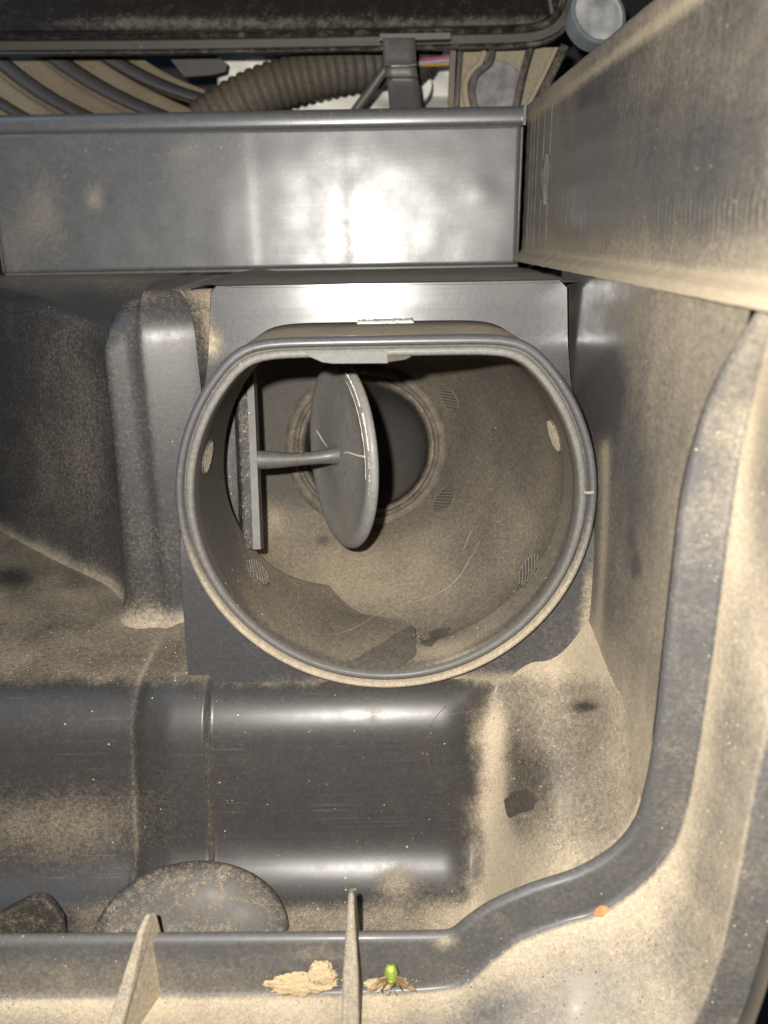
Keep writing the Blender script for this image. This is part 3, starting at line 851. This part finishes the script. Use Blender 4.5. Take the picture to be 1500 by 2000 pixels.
# ================================================================== FLAP VALVE
DC = P(664, 888, S=190)
nrm = (-(RT0 * 0.985) - UP0 * 0.10) * 0.935 - FW * 0.355
nrm.normalize()
val = thing('flap_valve', 'grey plastic disc valve on a stem inside the spout', 'valve', tuple(DC - UP0 * 24))
disc = lathe('disc', [(0.02, 0.9), (4, 0.85), (8, 0.6), (14, 0.4), (17.5, 0.55), (19.3, 0.85), (20.6, 1.1), (21.8, 1.15), (22.7, 0.8), (23.3, 0.1), (23.4, -0.7), (22.9, -1.3), (21.5, -1.6), (10, -1.6), (0.02, -1.6)], DC, nrm, UP0, M['valve'], val, seg=96,
             dust=lambda p, u, v, n: 0.30 + 0.15 * nz(p, 0.15, 3), angle=50, flip=False, label='round grey disc with a raised worn edge')
stem_end = DC + nrm * 21.0
stem_end = P(496, 898, S=186)
tube('stem', [DC.lerp(stem_end, t) + UP0 * (-0.5 * sin(pi * t)) for t in [k / 16 for k in range(17)]], lambda t: 1.55 + 1.3 * math.exp(-t * 9) + 0.75 * ss(0.35, 1, t), M['bar2'], val, seg=20, dust=0.25, angle=60)
# wear lines on the disc edge and face
e1 = (UP0 - nrm * UP0.dot(nrm)).normalized(); e2 = nrm.cross(e1)
def disc_pt(a, r, h): return DC + nrm * h + (e1 * cos(a) + e2 * sin(a)) * r
side = 1 if disc_pt(pi / 2, 20, 0).dot(RT0) > disc_pt(-pi / 2, 20, 0).dot(RT0) else -1
def arc(a0, a1, r, h, n=26): return [disc_pt(side * radians(lerp(a0, a1, k / (n - 1))), r + 0.12 * noise.noise(Vector((k * 0.7, a0, 0))), h) for k in range(n)]
wr = [arc(35, 66, 22.4, 0.85), arc(70, 92, 22.6, 0.75), arc(95, 118, 22.5, 0.8), arc(40, 110, 20.9, 1.1)]
for i, pth in enumerate(wr):
    tube('wear_mark', pth, (lambda t, i=i: (0.30 if i < 2 else 0.14) * (0.4 + 0.6 * abs(noise.noise(Vector((t * 9, i, 0)))) * 2)), M['scar'], disc, seg=6)
tube('crack', [disc_pt(side * radians(90 + 6 * t), lerp(3, 21, t), 0.62 + 0.4 * t * t) + UP0 * 0.2 * sin(t * 7) for t in [k / 12 for k in range(13)]], lambda t: 0.16 + 0.12 * t, M['scar'], disc, seg=6, label='pale crack line across the disc')
tube('crack', [disc_pt(side * radians(-75 + 12 * t), lerp(4, 19, t), 0.5) for t in [k / 8 for k in range(9)]], 0.12, M['scar'], disc, seg=6)
# upright lever bar
bt, bb = P(468, 680, S=187), P(487, 1072, S=187)
sideL = (RT0 * 0.80 + FW * 0.60).normalized()
th = (RT0 * 0.6 - FW * 0.80).normalized()
pts = []
w0, w1 = 2.9, 3.3
verts = []
for c_, w_ in ((bt, w0), (bb, w1)):
    for s1, s2 in ((-1, -1), (1, -1), (1, 1), (-1, 1)):
        verts.append(c_ + RT0 * (s1 * w_ * 0.55) + FW * (s2 * 2.6) + RT0 * (-s2 * 1.0))
bar = obj('lever_bar', verts, [(0, 1, 2, 3), (7, 6, 5, 4), (0, 4, 5, 1), (1, 5, 6, 2), (2, 6, 7, 3), (3, 7, 4, 0)], M['bar'], val, smooth=False, dust=0.22, label='speckled upright lever bar')
bevel(bar, 0.5)
verts = []
for c_, w_ in ((P(490, 690, S=186), 0.8), (P(505, 1072, S=186), 0.9)):
    for s1, s2 in ((-1, -1), (1, -1), (1, 1), (-1, 1)):
        verts.append(c_ + RT0 * (s1 * w_) + FW * (s2 * 2.4))
edge = obj('lever_edge', verts, [(0, 1, 2, 3), (7, 6, 5, 4), (0, 4, 5, 1), (1, 5, 6, 2), (2, 6, 7, 3), (3, 7, 4, 0)], M['bar2'], val, smooth=False, dust=0.25)

# ================================================================== REAR PANEL
pan_t = thing('rear_panel', 'glossy grey upright plastic panel across the back with a raised top strip', 'panel', (-39, 266, -10.6))
xl, xr, zb, ztp = -122.5, 44.6, -10.4, 30.6
rows = []
NX, NZ = 110, 36
for j in range(NZ + 1):
    z = lerp(zb, ztp, j / NZ)
    row = []
    for k in range(NX + 1):
        x_ = lerp(xl, xr, k / NX)
        p = Vector((x_, 265, z))
        bulge = 0.35 * nz(p, 0.035, 11) + 0.12 * nz(p, 0.11, 5)
        y = 265 + bulge + 0.034 * (z - zb)
        y -= 0.30 * math.exp(-(((x_ - 33.5) / 4.5) ** 2 + ((z - 11) / 4.5) ** 2))      # shallow sink mark
        y += 0.15 * ss(-2, 2, x_ + 40) - 0.12 * ss(-1.5, 1.5, x_ + 10)
        row.append(Vector((x_, y, z)))
    rows.append(row)
def dust_panel(p, u, v, n):
    d = 0.16 + 0.1 * nz(p, 0.05, 2)
    d += 0.40 * blob(u, v, 190, 390, 16, 26) + 0.26 * blob(u, v, 90, 410, 40, 60) + 0.25 * blob(u, v, 365, 300, 30, 20)
    d += 0.2 * blob(u, v, 30, 470, 60, 60) + 0.15 * ss(525, 540, v)
    return d
front = grid('panel_face', rows, M['panel'], pan_t, flip=True, dust=dust_panel, angle=60, key='panel')
solid(front, 2.2)
rows = []
for yy, z in ((266.5, 30.2), (263.6, 30.4), (262.6, 30.9), (262.3, 31.8), (262.4, 34.4), (262.9, 35.4), (263.8, 35.9), (267.4, 36.0), (267.6, 30.2)):
    rows.append([Vector((lerp(xl, xr + 0.6, k / 90), yy + 1.0 + 0.1 * nz(Vector((k * 1.0, 0, 0)), 0.1), z)) for k in range(91)])
o = grid('top_strip', rows, M['panel'], pan_t, closed_v=True, flip=True, dust=lambda p, u, v, n: 0.14 + 0.3 * ss(35.5, 36, p.z), angle=50)
# end caps of the strip, bright moulded end edge, base flange
prism('strip_end', [(xr + 0.1, 262.0, 30.3), (xr + 1.0, 262.0, 30.3), (xr + 1.0, 262.0, 36.1), (xr + 0.1, 262.0, 36.1)], (0, 5.4, 0), M['panel'], o, dust=0.2)
b_ = prism('end_edge', [(xr + 0.02, 263.8, zb), (xr + 0.7, 263.9, zb), (xr + 0.7, 263.9, 30.1), (xr + 0.02, 263.8, 30.1)], (0, 3.4, 0), M['rim'], pan_t, dust=0.3); bevel(b_, 0.25)
b_ = prism('end_edge', [(xl - 0.8, 263.6, zb), (xl - 0.02, 263.6, zb), (xl - 0.02, 263.6, 35.0), (xl - 0.8, 263.6, 35.0)], (0, 3.6, 0), M['lip'], pan_t, dust=0.3); bevel(b_, 0.25)
b_ = prism('base_flange', [(xl, 263.0, -11.4), (xr + 0.6, 263.0, -11.4), (xr + 0.6, 263.0, -10.45), (xl, 263.0, -10.45)], (0, 4, 0), M['rim'], pan_t, dust=0.25); bevel(b_, 0.3)
def flat_mark(u, v, r, parent, key, mat, dust, n_=40, name='ejector_mark'):
    p, n = cast(u, v, (key,))
    e1_ = n.orthogonal().normalized(); e2_ = n.cross(e1_)
    verts, faces = [], []
    prof = [(r * 1.03, -0.05), (r, 0.22), (r * 0.95, 0.22), (r * 0.90, 0.03), (0.5 * r, 0.06), (0.01, 0.05)]
    rws = []
    for rr_, h in prof:
        row = []
        for k in range(n_):
            q = p + (e1_ * cos(2 * pi * k / n_) + e2_ * sin(2 * pi * k / n_)) * rr_
            row.append(near(q, (key,)) + n * (h + 0.03))
        rws.append(row)
    return grid(name, rws, mat, parent, closed_u=True, dust=dust, angle=30)
flat_mark(271, 385, 6.6, front, 'panel', M['mark'], 0.12)
flat_mark(736, 374, 6.6, front, 'panel', M['mark'], 0.12)

uw = bpy.data.objects['upper_side_wall']
flat_mark(1067, 352, 7.0, uw, 'uw', M['wall'], 0.16)
for yy in (259.5, 254.5, 249.0, 240.0, 231.0):
    X = wall_x(yy) + 0.5
    tube('wall_rib', [Vector((X, yy, lerp(-5.0, 31.5, k / 8))) for k in range(9)], 0.26, M['wall'], uw, seg=8, dust=0.25)

# ================================================================== KNOBS IN THE CHANNEL
def dome(name, lab, cu, cv, ru, rv, yc, tilt, mat, nseg=40):
    c_ = P(cu, cv, Y=yc)
    s_ = c_.dot(FW) / FPX
    ax = (-FW * 0.86 + UP0 * 0.35 + RT0 * tilt).normalized()
    e1_ = (RT0 - ax * RT0.dot(ax)).normalized(); e2_ = ax.cross(e1_)
    rws = []
    prof = [(1.0, -5.0), (1.0, -0.9), (0.985, -0.35), (0.95, 0.0), (0.8, 0.55), (0.6, 1.0), (0.35, 1.25), (0.12, 1.1), (0.005, 1.0)]
    for r, h in prof:
        rws.append([c_ + ax * h + e1_ * (cos(2 * pi * k / nseg) * ru * s_ * r) + e2_ * (sin(2 * pi * k / nseg) * rv * s_ * r)
                    + ax * 0.25 * noise.noise(Vector((r * 4, k * 0.3, cu))) for k in range(nseg)])
    o = grid(name, rws, mat, None, closed_u=True, flip=False, dust=lambda p, u, v, n: 0.28 + 0.2 * nz(p, 0.4), angle=40)
    return o
tag(dome('round_boss', '', 374, 1838, 192, 142, 117, 0.12, M['knob']), 'wide dark round plastic boss half hidden behind the front rim', 'boss')
k2 = [P(-40, 1812, Y=118), P(20, 1778, Y=118), P(62, 1757, Y=118), P(86, 1753, Y=118), P(104, 1772, Y=118), P(124, 1800, Y=118), P(132, 1850, Y=118), P(-40, 1850, Y=118)]
b_ = prism('broken_stub', k2, (-1, 3, -1), M['knob'], None, dust=lambda p, u, v, n: 0.2 + 0.2 * nz(p, 0.5)); bevel(b_, 0.9, 3)
tag(b_, 'dark broken plastic stub in the channel at the far left', 'stub')

# ================================================================== BEHIND THE PANEL
back = obj('engine_bay_backdrop', [(-260, 420, -20), (260, 420, -20), (260, 420, 330), (-260, 420, 330)], [(0, 1, 2, 3)], M['black'], None, smooth=False)
back['kind'] = 'structure'; back['label'] = 'dark engine bay behind everything'

# ---- black cowl trough along the top
cowl = thing('cowl_trough', 'dark brown glossy plastic trough along the top with dusty ridge', 'trough', (0, 303, 55))
basep = crom([(-60, 66, 0), (150, 64.5, 0), (300, 63.5, 0), (600, 59, 0), (900, 53, 0), (1010, 50, 0), (1052, 44, 0), (1080, 26, 0), (1094, -8, 0), (1112, -90, 0)], 160)
def coff(d, Y):
    out = []
    for i, p in enumerate(basep):
        t = (basep[min(i + 1, 159)] - basep[max(i - 1, 0)]).normalized()
        n = Vector((-t.y, t.x, 0))           # image coordinates: v grows downward
        q = p + n * d
        out.append(P(q.x, q.y, Y=Y))
    return out
def dust_cowl(p, u, v, n):
    return 0.22 + 0.35 * ss(0.1, 0.6, nz(p, 0.25, 2) + 0.2) * ss(0, 900, u)
grid('ridge', [coff(d, y) for d, y in ((-3, 309), (0, 303), (3, 300.8), (8, 300), (12, 300.6), (15, 303), (16, 307))], M['cowl'], cowl, flip=True, dust=dust_cowl, angle=60)
grid('band', [coff(d, y) for d, y in ((14, 307), (16, 304.5), (32, 304.5), (33, 303))], M['brk'], cowl, flip=True, dust=lambda p, u, v, n: 0.06 + 0.12 * nz(p, 0.2), angle=60)
grid('lower_lip', [coff(d, y) for d, y in ((32, 304), (33, 301.5), (36, 300.4), (41, 300.4), (44, 301.6), (45, 304), (45, 316))], M['cowl'], cowl, flip=True, dust=dust_cowl, angle=60)
rows = []
for j in range(24):
    v = lerp(-110, 60, j / 23)
    rows.append([P(lerp(-70, 1094, k / 80), v, Y=309 + 18 * (1 - j / 23)) for k in range(81)])
grid('trough_face', rows, M['cowl'], cowl, flip=True, dust=lambda p, u, v, n: 0.10 + 0.42 * blob(0, v, 0, 46, 1, 14) * ss(0, 250, u), angle=60)
tube('face_rib', [P(1064, -80, Y=306), P(1072, -10, Y=306), P(1082, 42, Y=306)], 0.7, M['brk'], cowl, seg=8, dust=0.3)

# ---- diagonal ribbed panel at upper left
rb = thing('ribbed_panel', 'tan dusty panel with slanting dark ribs behind the rear panel, upper left', 'panel', (-90, 340, 30))
def strip(a, b, c, d, Y0, Y1, n=20):
    """quad from edge a-b (upper) to edge c-d (lower), pixel ends"""
    rws = []
    for i in range(6):
        f = i / 5
        rws.append([P(lerp(lerp(a[0], b[0], k / n), lerp(c[0], d[0], k / n), f) - 7 * sin(pi * k / n), lerp(lerp(a[1], b[1], k / n), lerp(c[1], d[1], k / n), f) + 11 * sin(pi * k / n), Y=lerp(Y0, Y1, f) - 1.6 * sin(pi * f)) for k in range(n + 1)])
    return rws
ribs = [((-150, 60), (75, 232), 24), ((-20, 82), (215, 236), 30), ((85, 78), (360, 230), 32), ((195, 84), (442, 196), 30), ]
for i, (a, b, w) in enumerate(ribs):
    c, d = (a[0] - w * 0.9, a[1] + w * 0.5), (b[0] - w * 1.1, b[1] + w * 0.35)
    o = grid('rib', strip(a, b, c, d, 336, 333), M['ribd'], rb, flip=False, dust=lambda p, u, v, n: 0.2 + 0.1 * nz(p, 0.2), angle=60); solid(o, 2.5, 1)
tans = [((-230, 60), (-10, 240), 60), ((-110, 50), (130, 236), 95), ((10, 60), (275, 236), 92), ((120, 66), (420, 232), 95), ((235, 84), (446, 190), 50)]
for i, (a, b, w) in enumerate(tans):
    c, d = (a[0] - w * 0.9, a[1] + w * 0.55), (b[0] - w * 1.0, b[1] + w * 0.45)
    o = grid('slat', strip(a, b, c, d, 338, 344), M['ribt'], rb, dust=lambda p, u, v, n: 0.35 + 0.35 * ss(120, 0, u) + 0.15 * nz(p, 0.1), angle=60); solid(o, 2, 1)
pts = [P(330, 112, Y=334), P(425, 112, Y=334), P(444, 124, Y=334), P(440, 140, Y=334), P(415, 146, Y=334), P(360, 150, Y=334)]
prism('tongue', pts, (0, 3, 0), M['ribd'], rb, dust=0.3)

# ---- corrugated hose
hp = crom([P(395, 245, Y=327), P(455, 206, Y=327), P(510, 178, Y=327), P(570, 158, Y=328), P(640, 142, Y=329), P(710, 131, Y=332), P(775, 120, Y=340), P(830, 84, Y=352)], 420)
tube('corrugated_hose', hp, lambda t: (8.0 - 1.4 * t) + 1.0 * (abs(sin(t * pi * 31)) ** 0.6), M['hose'], None, seg=36, dust=lambda p, u, v, n: 0.45 - 0.1 * ss(430, 700, u), angle=70)
tag(bpy.data.objects['corrugated_hose'], 'dusty corrugated plastic hose running behind the rear panel', 'hose')
# ---- pale casting behind the hose
rows = []
for j in range(16):
    v = lerp(108, 240, j / 15)
    rows.append([P(lerp(425, 905, k / 50), v, Y=356 + 5 * noise.noise(Vector((k * 0.13, j * 0.2, 2))) + 14 * ss(26, 40, k) * (1 - ss(9, 12, j))) for k in range(51)])
cst = grid('engine_casting', rows, M['white'], None, flip=False, angle=60); solid(cst, 6, 1)
tag(cst, 'bright white casting seen behind the hose', 'casting')
o = lathe('white_grommet', [(3.4, 0), (5.6, 0.4), (7.0, 0), (7.2, -1.5), (7.0, -3), (3.4, -3)], P(808, 166, Y=340), -FW, RT0, M['white'], None, seg=40, angle=50)
tag(o, 'white round grommet beside the strap', 'grommet')
o = tube('dark_rod', [P(690, 222, Y=318), P(722, 178, Y=316), P(756, 130, Y=314)], 1.7, M['strap'], None, seg=12, dust=0.2)
tag(o, 'thin dark slanting rod left of the strap', 'rod')
# ---- strap clip
sp_ = crom([P(779, 74, Y=296), P(780, 100, Y=295), P(781, 120, Y=294.5), P(782, 127, Y=293.5), P(782, 131, Y=296), P(784, 150, Y=297), P(786, 156, Y=299), P(790, 185, Y=297), P(794, 232, Y=292)], 60)
def ribbon(path, w, dirx): return [[p - dirx * w / 2, p + dirx * w / 2] for p in path]
strap = thing('strap_clip', 'dark bent metal strap clip hanging from the trough', 'clip', tuple(sp_[-1]))
o = grid('strap_band', [[p + RT * (11.0 * (k / 4 - 0.5)) for k in range(5)] for p in sp_], M['strap'], strap, flip=True, dust=0.22, angle=30); solid(o, 1.0)
pts = [P(742, 66, Y=297), P(880, 64, Y=297), P(880, 76, Y=297), P(742, 79, Y=297)]
prism('clip_plate', pts, (0, 4, 0), M['strap'], strap, dust=0.5, label='pale worn plate of the clip')
# ---- wires
for nm, mat_, pth in (('green', 'green', [(800, 92), (850, 87), (900, 90)]), ('pink', 'pink', [(820, 118), (862, 113), (905, 106)]), ('lilac', 'lilac', [(815, 124), (860, 119), (905, 116)]), ('yellow', 'yellow', [(800, 126), (850, 126), (905, 122)])):
    o = tube('wire', crom([P(u, v, Y=327 + 2 * sin(i)) for i, (u, v) in enumerate(pth)], 16), 0.8 if nm != 'green' else 1.3, M[mat_], None, seg=10)
    tag(o, nm + ' insulated wire between the strap and the bracket', 'wire', 'wires behind the trough')
cpt = crom([P(800, 150, Y=338), P(822, 128, Y=337), P(835, 100, Y=337), P(842, 70, Y=338)], 120)
o = tube('black_conduit', cpt, lambda t: 5.2 + 0.6 * abs(sin(t * pi * 16)), M['hose'], None, seg=20, dust=0.05)
tag(o, 'short black corrugated conduit right of the strap', 'conduit')

# ---- bracket under the trough at right
brk = thing('bracket', 'dusty plastic bracket with curved and slanting ribs under the trough', 'bracket', tuple(P(980, 205, Y=312)))
pts = [P(884, 98, Y=318), P(1104, 92, Y=318), P(1040, 232, Y=318), P(884, 232, Y=318)]
prism('backplate', pts, (0, 3, 0), M['brk'], brk, dust=0.85)
def barpath(name, pxs, w, Y, dep, mat, dust, lab=None):
    p = crom([Vector((u, v, 0)) for u, v in pxs], 24)
    rws = []
    for i, q in enumerate(p):
        t = (p[min(i + 1, 23)] - p[max(i - 1, 0)]).normalized(); n = Vector((-t.y, t.x, 0))
        a_, b_ = q + n * w / 2, q - n * w / 2
        rws.append([P(a_.x, a_.y, Y=Y + dep), P(a_.x, a_.y, Y=Y + 0.6), P(lerp(a_.x, b_.x, .1), lerp(a_.y, b_.y, .1), Y=Y), P(lerp(a_.x, b_.x, .9), lerp(a_.y, b_.y, .9), Y=Y), P(b_.x, b_.y, Y=Y + 0.6), P(b_.x, b_.y, Y=Y + dep)])
    return grid(name, rws, mat, brk, dust=dust, angle=40, label=lab)
barpath('rib', [(885, 96), (883, 150), (880, 232)], 13, 306, 12, M['brk'], 0.5)
barpath('rib', [(899, 96), (895, 150), (890, 232)], 9, 309, 9, M['cowl'], 0.1)
barpath('rib', [(962, 92), (955, 122), (930, 145), (922, 175), (932, 232)], 13, 308, 10, M['cowl'], 0.25)
barpath('rib', [(948, 92), (938, 122), (916, 145), (908, 175), (918, 232)], 12, 312, 6, M['brk'], 0.9)
barpath('rib', [(1036, 92), (1020, 150), (1002, 232)], 14, 308, 10, M['cowl'], 0.25)
barpath('rib', [(1104, 88), (1075, 150), (1034, 232)], 18, 306, 12, M['cowl'], 0.3)
barpath('rib', [(1086, 94), (1060, 150), (1018, 232)], 9, 311, 7, M['brk'], 0.9)
o = lathe('plug', [(9.6, -4), (9.6, -0.5), (9.2, 0), (6, 0.25), (0.02, 0.3)], P(970, 168, Y=313), -FW, RT0, M['plug'], brk, seg=40, wob=lambda a, r: 0.3 * noise.noise(Vector((a * 3, r, 0))), angle=40, label='scratched grey round plug')
# ---- pale cap
o = thing('pale_cap', 'pale bluish grey round cap beside the trough in the top right', 'cap', tuple(P(1172, 78, Y=292)))
ctr = P(1168, 28, Y=292)
lathe('cap_rim', [(9.6, -5), (10.0, -1), (9.9, 0.6), (9.3, 1.0), (8.6, 0.8)], ctr, -FW + RT0 * 0.25, RT0, M['caprim'], o, seg=48, angle=50)
lathe('cap_face', [(8.6, 0.7), (8.2, 0.1), (4, 0.2), (0.02, 0.25)], ctr, -FW + RT0 * 0.25, RT0, M['cap'], o, seg=48, angle=50)
# ================================================================== SMALL THINGS
def clump(name, u, v, ru, rv, lab, mat, Y=None, hgt=1.6, n=26, seed=0.0, dust=0.6):
    c_ = P(u, v, Y=Y); s_ = c_.dot(FW) / FPX
    rws = []; n = 56
    for i in range(24):
        t = i / 23 * pi
        row = []
        for k in range(n):
            a_ = 2 * pi * k / n
            d0 = Vector((cos(a_) * sin(t), sin(a_) * sin(t), cos(t)))
            q = d0 * 1.9 + Vector((seed, seed, seed))
            w = 1 + 0.38 * noise.noise(q) + 0.22 * noise.noise(q * 3.1) + 0.2 * noise.noise(q * 7.3)
            row.append(c_ + (RT0 * (ru * s_ * d0.x) + UP0 * (rv * s_ * d0.y)) * w - FW * (hgt * d0.z) * w)
        rws.append(row)
    o = grid(name, rws, mat, None, closed_u=True, dust=dust, angle=60)
    return tag(o, lab, 'dirt')
clump('dirt_clump', 590, 1922, 62, 20, 'pale crusty dirt clump against the rim left of the narrow gusset', M['dirt'], Y=106.4, hgt=0.7, seed=1.0, dust=0.38)
clump('dirt_clump', 628, 1900, 24, 22, 'small pale dirt lump touching the narrow gusset', M['dirt'], Y=106.4, hgt=0.9, seed=4.0, dust=0.38)
clump('dirt_clump', 740, 1922, 26, 10, 'pale dirt crumb left of the green insect', M['dirt'], Y=106.2, hgt=1.0, seed=7.0)
o = film('tar_spot', [(986, 1565), (1000, 1548), (1022, 1542), (1044, 1552), (1046, 1574), (1030, 1584), (1012, 1590), (994, 1596), (988, 1580)], 0.12, M['stain'], None, ('pan',), 0.22, soft=True)
tag(o, 'flat black tar spot on the dusty slope', 'spot')
# orange flake on the flange
c_, n_ = cast(1181, 1783, ('rim',)); s_ = c_.dot(FW) / FPX
pts = [c_ + n_ * 0.15 + (RT0 * du + UP0 * dv) * s_ for du, dv in ((-17, -6), (-14, 5), (-4, 11), (8, 9), (16, 1), (14, -8), (2, -11))]
o = prism('orange_flake', pts, n_ * 0.5, M['flake'], None); tag(o, 'tiny orange flake lying on the dusty flange', 'flake')
# hair on the drum
hpts = []
for u, v in [(872, 1378), (848, 1405), (835, 1440), (833, 1470), (842, 1505), (858, 1528), (874, 1540)]:
    p, n = cast(u, v, ('pan',)); hpts.append(p + n * 0.15)
o = tube('hair', crom(hpts, 40), 0.07, M['hair'], None, seg=5); tag(o, 'fine curved hair lying on the drum shaped step', 'hair')

# ---- loose grit on the dusty surfaces (uncountable)
gv, gf, gd = [], [], []
regions = [((960, 1280, 1270, 1740), ('pan',), 420), ((20, 1225, 370, 1335), ('pan',), 260), ((560, 1760, 900, 1830), ('pan',), 130), ((0, 1945, 1340, 2000), ('rim',), 420), ((900, 1830, 1400, 2000), ('rim',), 420),
           ((1360, 700, 1500, 1900), ('rim',), 300), ((510, 1900, 700, 1945), ('rim',), 220), ((700, 1905, 830, 1945), ('rim',), 70), ((420, 1080, 1080, 1300), IN, 240), ((380, 1340, 900, 1750), ('pan',), 120)]
for (u0, v0, u1, v1), ks, cnt in regions:
    for _ in range(cnt):
        u, v = random.uniform(u0, u1), random.uniform(v0, v1)
        r_ = ray(u, v).normalized(); best = None
        for k in BV:
            if k == 'panel': continue
            h = BV[k].ray_cast(Vector((0, 0, 0)), r_)
            if h[0] is not None and (best is None or h[3] < best[1][3]): best = (k, h)
        if best is None or best[0] not in ks: continue
        p, n = best[1][0], best[1][1]
        if n.dot(r_) > 0: n = -n
        sz = 0.05 + 0.16 * random.random() ** 3
        e1_ = n.orthogonal().normalized(); e2_ = n.cross(e1_); a0 = random.random() * 6
        b0 = len(gv)
        for k in range(4):
            gv.append(p + (e1_ * cos(a0 + k * pi / 2) + e2_ * sin(a0 + k * pi / 2)) * sz * random.uniform(0.6, 1.3) + n * sz * 0.1)
        gv.append(p + n * sz * random.uniform(0.8, 1.3))
        gf += [(b0 + k, b0 + (k + 1) % 4, b0 + 4) for k in range(4)]
        gd += [random.choice((0.05, 0.5, 0.9, 1.0))] * 5
go = obj('grit', gv, gf, M['grain'], None, dust=gd, smooth=False, kind='stuff', label='loose grains of sand scattered over the dusty plastic')
# ---- green insect at the foot of the rim
bug = thing('insect', 'small bright green dead insect lying against the front rim', 'insect', tuple(P(765, 1935, Y=105.8)))
bc = P(764, 1904, Y=105.2); s_ = 0.85 * bc.dot(FW) / FPX
ax_ = (UP0 * 0.95 - FW * 0.15).normalized()
def body_rows():
    prof = []
    for i in range(27):
        t = i / 26
        # abdomen, waist, thorax, neck, head from top to bottom
        r = 15.5 * max(0.0, 1 - ((t - 0.36) / 0.37) ** 2) ** 0.5
        r = max(r, 10.5 * max(0.0, 1 - ((t - 0.72) / 0.16) ** 2) ** 0.5, 7.5 * max(0.0, 1 - ((t - 0.90) / 0.11) ** 2) ** 0.5)
        r = max(r, 0.3) * (1 + 0.05 * sin(t * 46))
        prof.append((r * s_, (26 - 52 * t) * s_))
    return prof
lathe('body', body_rows(), bc, ax_, RT0, M['bug'], bug, seg=24, angle=80, label='metallic green body')
for sd in (-1, 1):
    root = bc + RT0 * (sd * 9 * s_) - UP0 * 2 * s_
    tipw = bc + RT0 * (sd * 54 * s_) - UP0 * 32 * s_
    w_ = []
    for i in range(10):
        t = i / 9; c2 = root.lerp(tipw, t); wd = 9 * s_ * sin(pi * min(1, t * 0.85 + 0.12)) ** 0.7
        nn = (UP0 * 0.8 + RT0 * sd * 0.55).normalized()
        w_.append([c2 + nn * wd * f - FW * (0.5 + 0.2 * noise.noise(Vector((i, f * 3, sd)))) for f in (-1, -0.4, 0.3, 1)])
    o = grid('wing', w_, M['bugwing'], bug, angle=60); solid(o, 0.06, 0)
    for k, (dx, dy) in enumerate(((26, -14), (34, -30), (20, -36))):
        a_ = bc + RT0 * sd * 7 * s_ - UP0 * (8 + 4 * k) * s_; kn = bc + RT0 * (sd * dx * 0.7 * s_) - UP0 * (2 + 6 * k) * s_ - FW * 1.0; ft = bc + RT0 * (sd * dx * 1.2 * s_) + UP0 * dy * s_
        tube('leg', crom([a_, kn, ft], 8), lambda t: 0.16 - 0.08 * t, M['bugleg'], bug, seg=6)
    tube('antenna', crom([bc - UP0 * 32 * s_ + RT0 * sd * 3 * s_, bc - UP0 * 40 * s_ + RT0 * sd * 8 * s_ - FW * 0.6, bc - UP0 * 44 * s_ + RT0 * sd * 13 * s_], 8), 0.06, M['bugleg'], bug, seg=5)
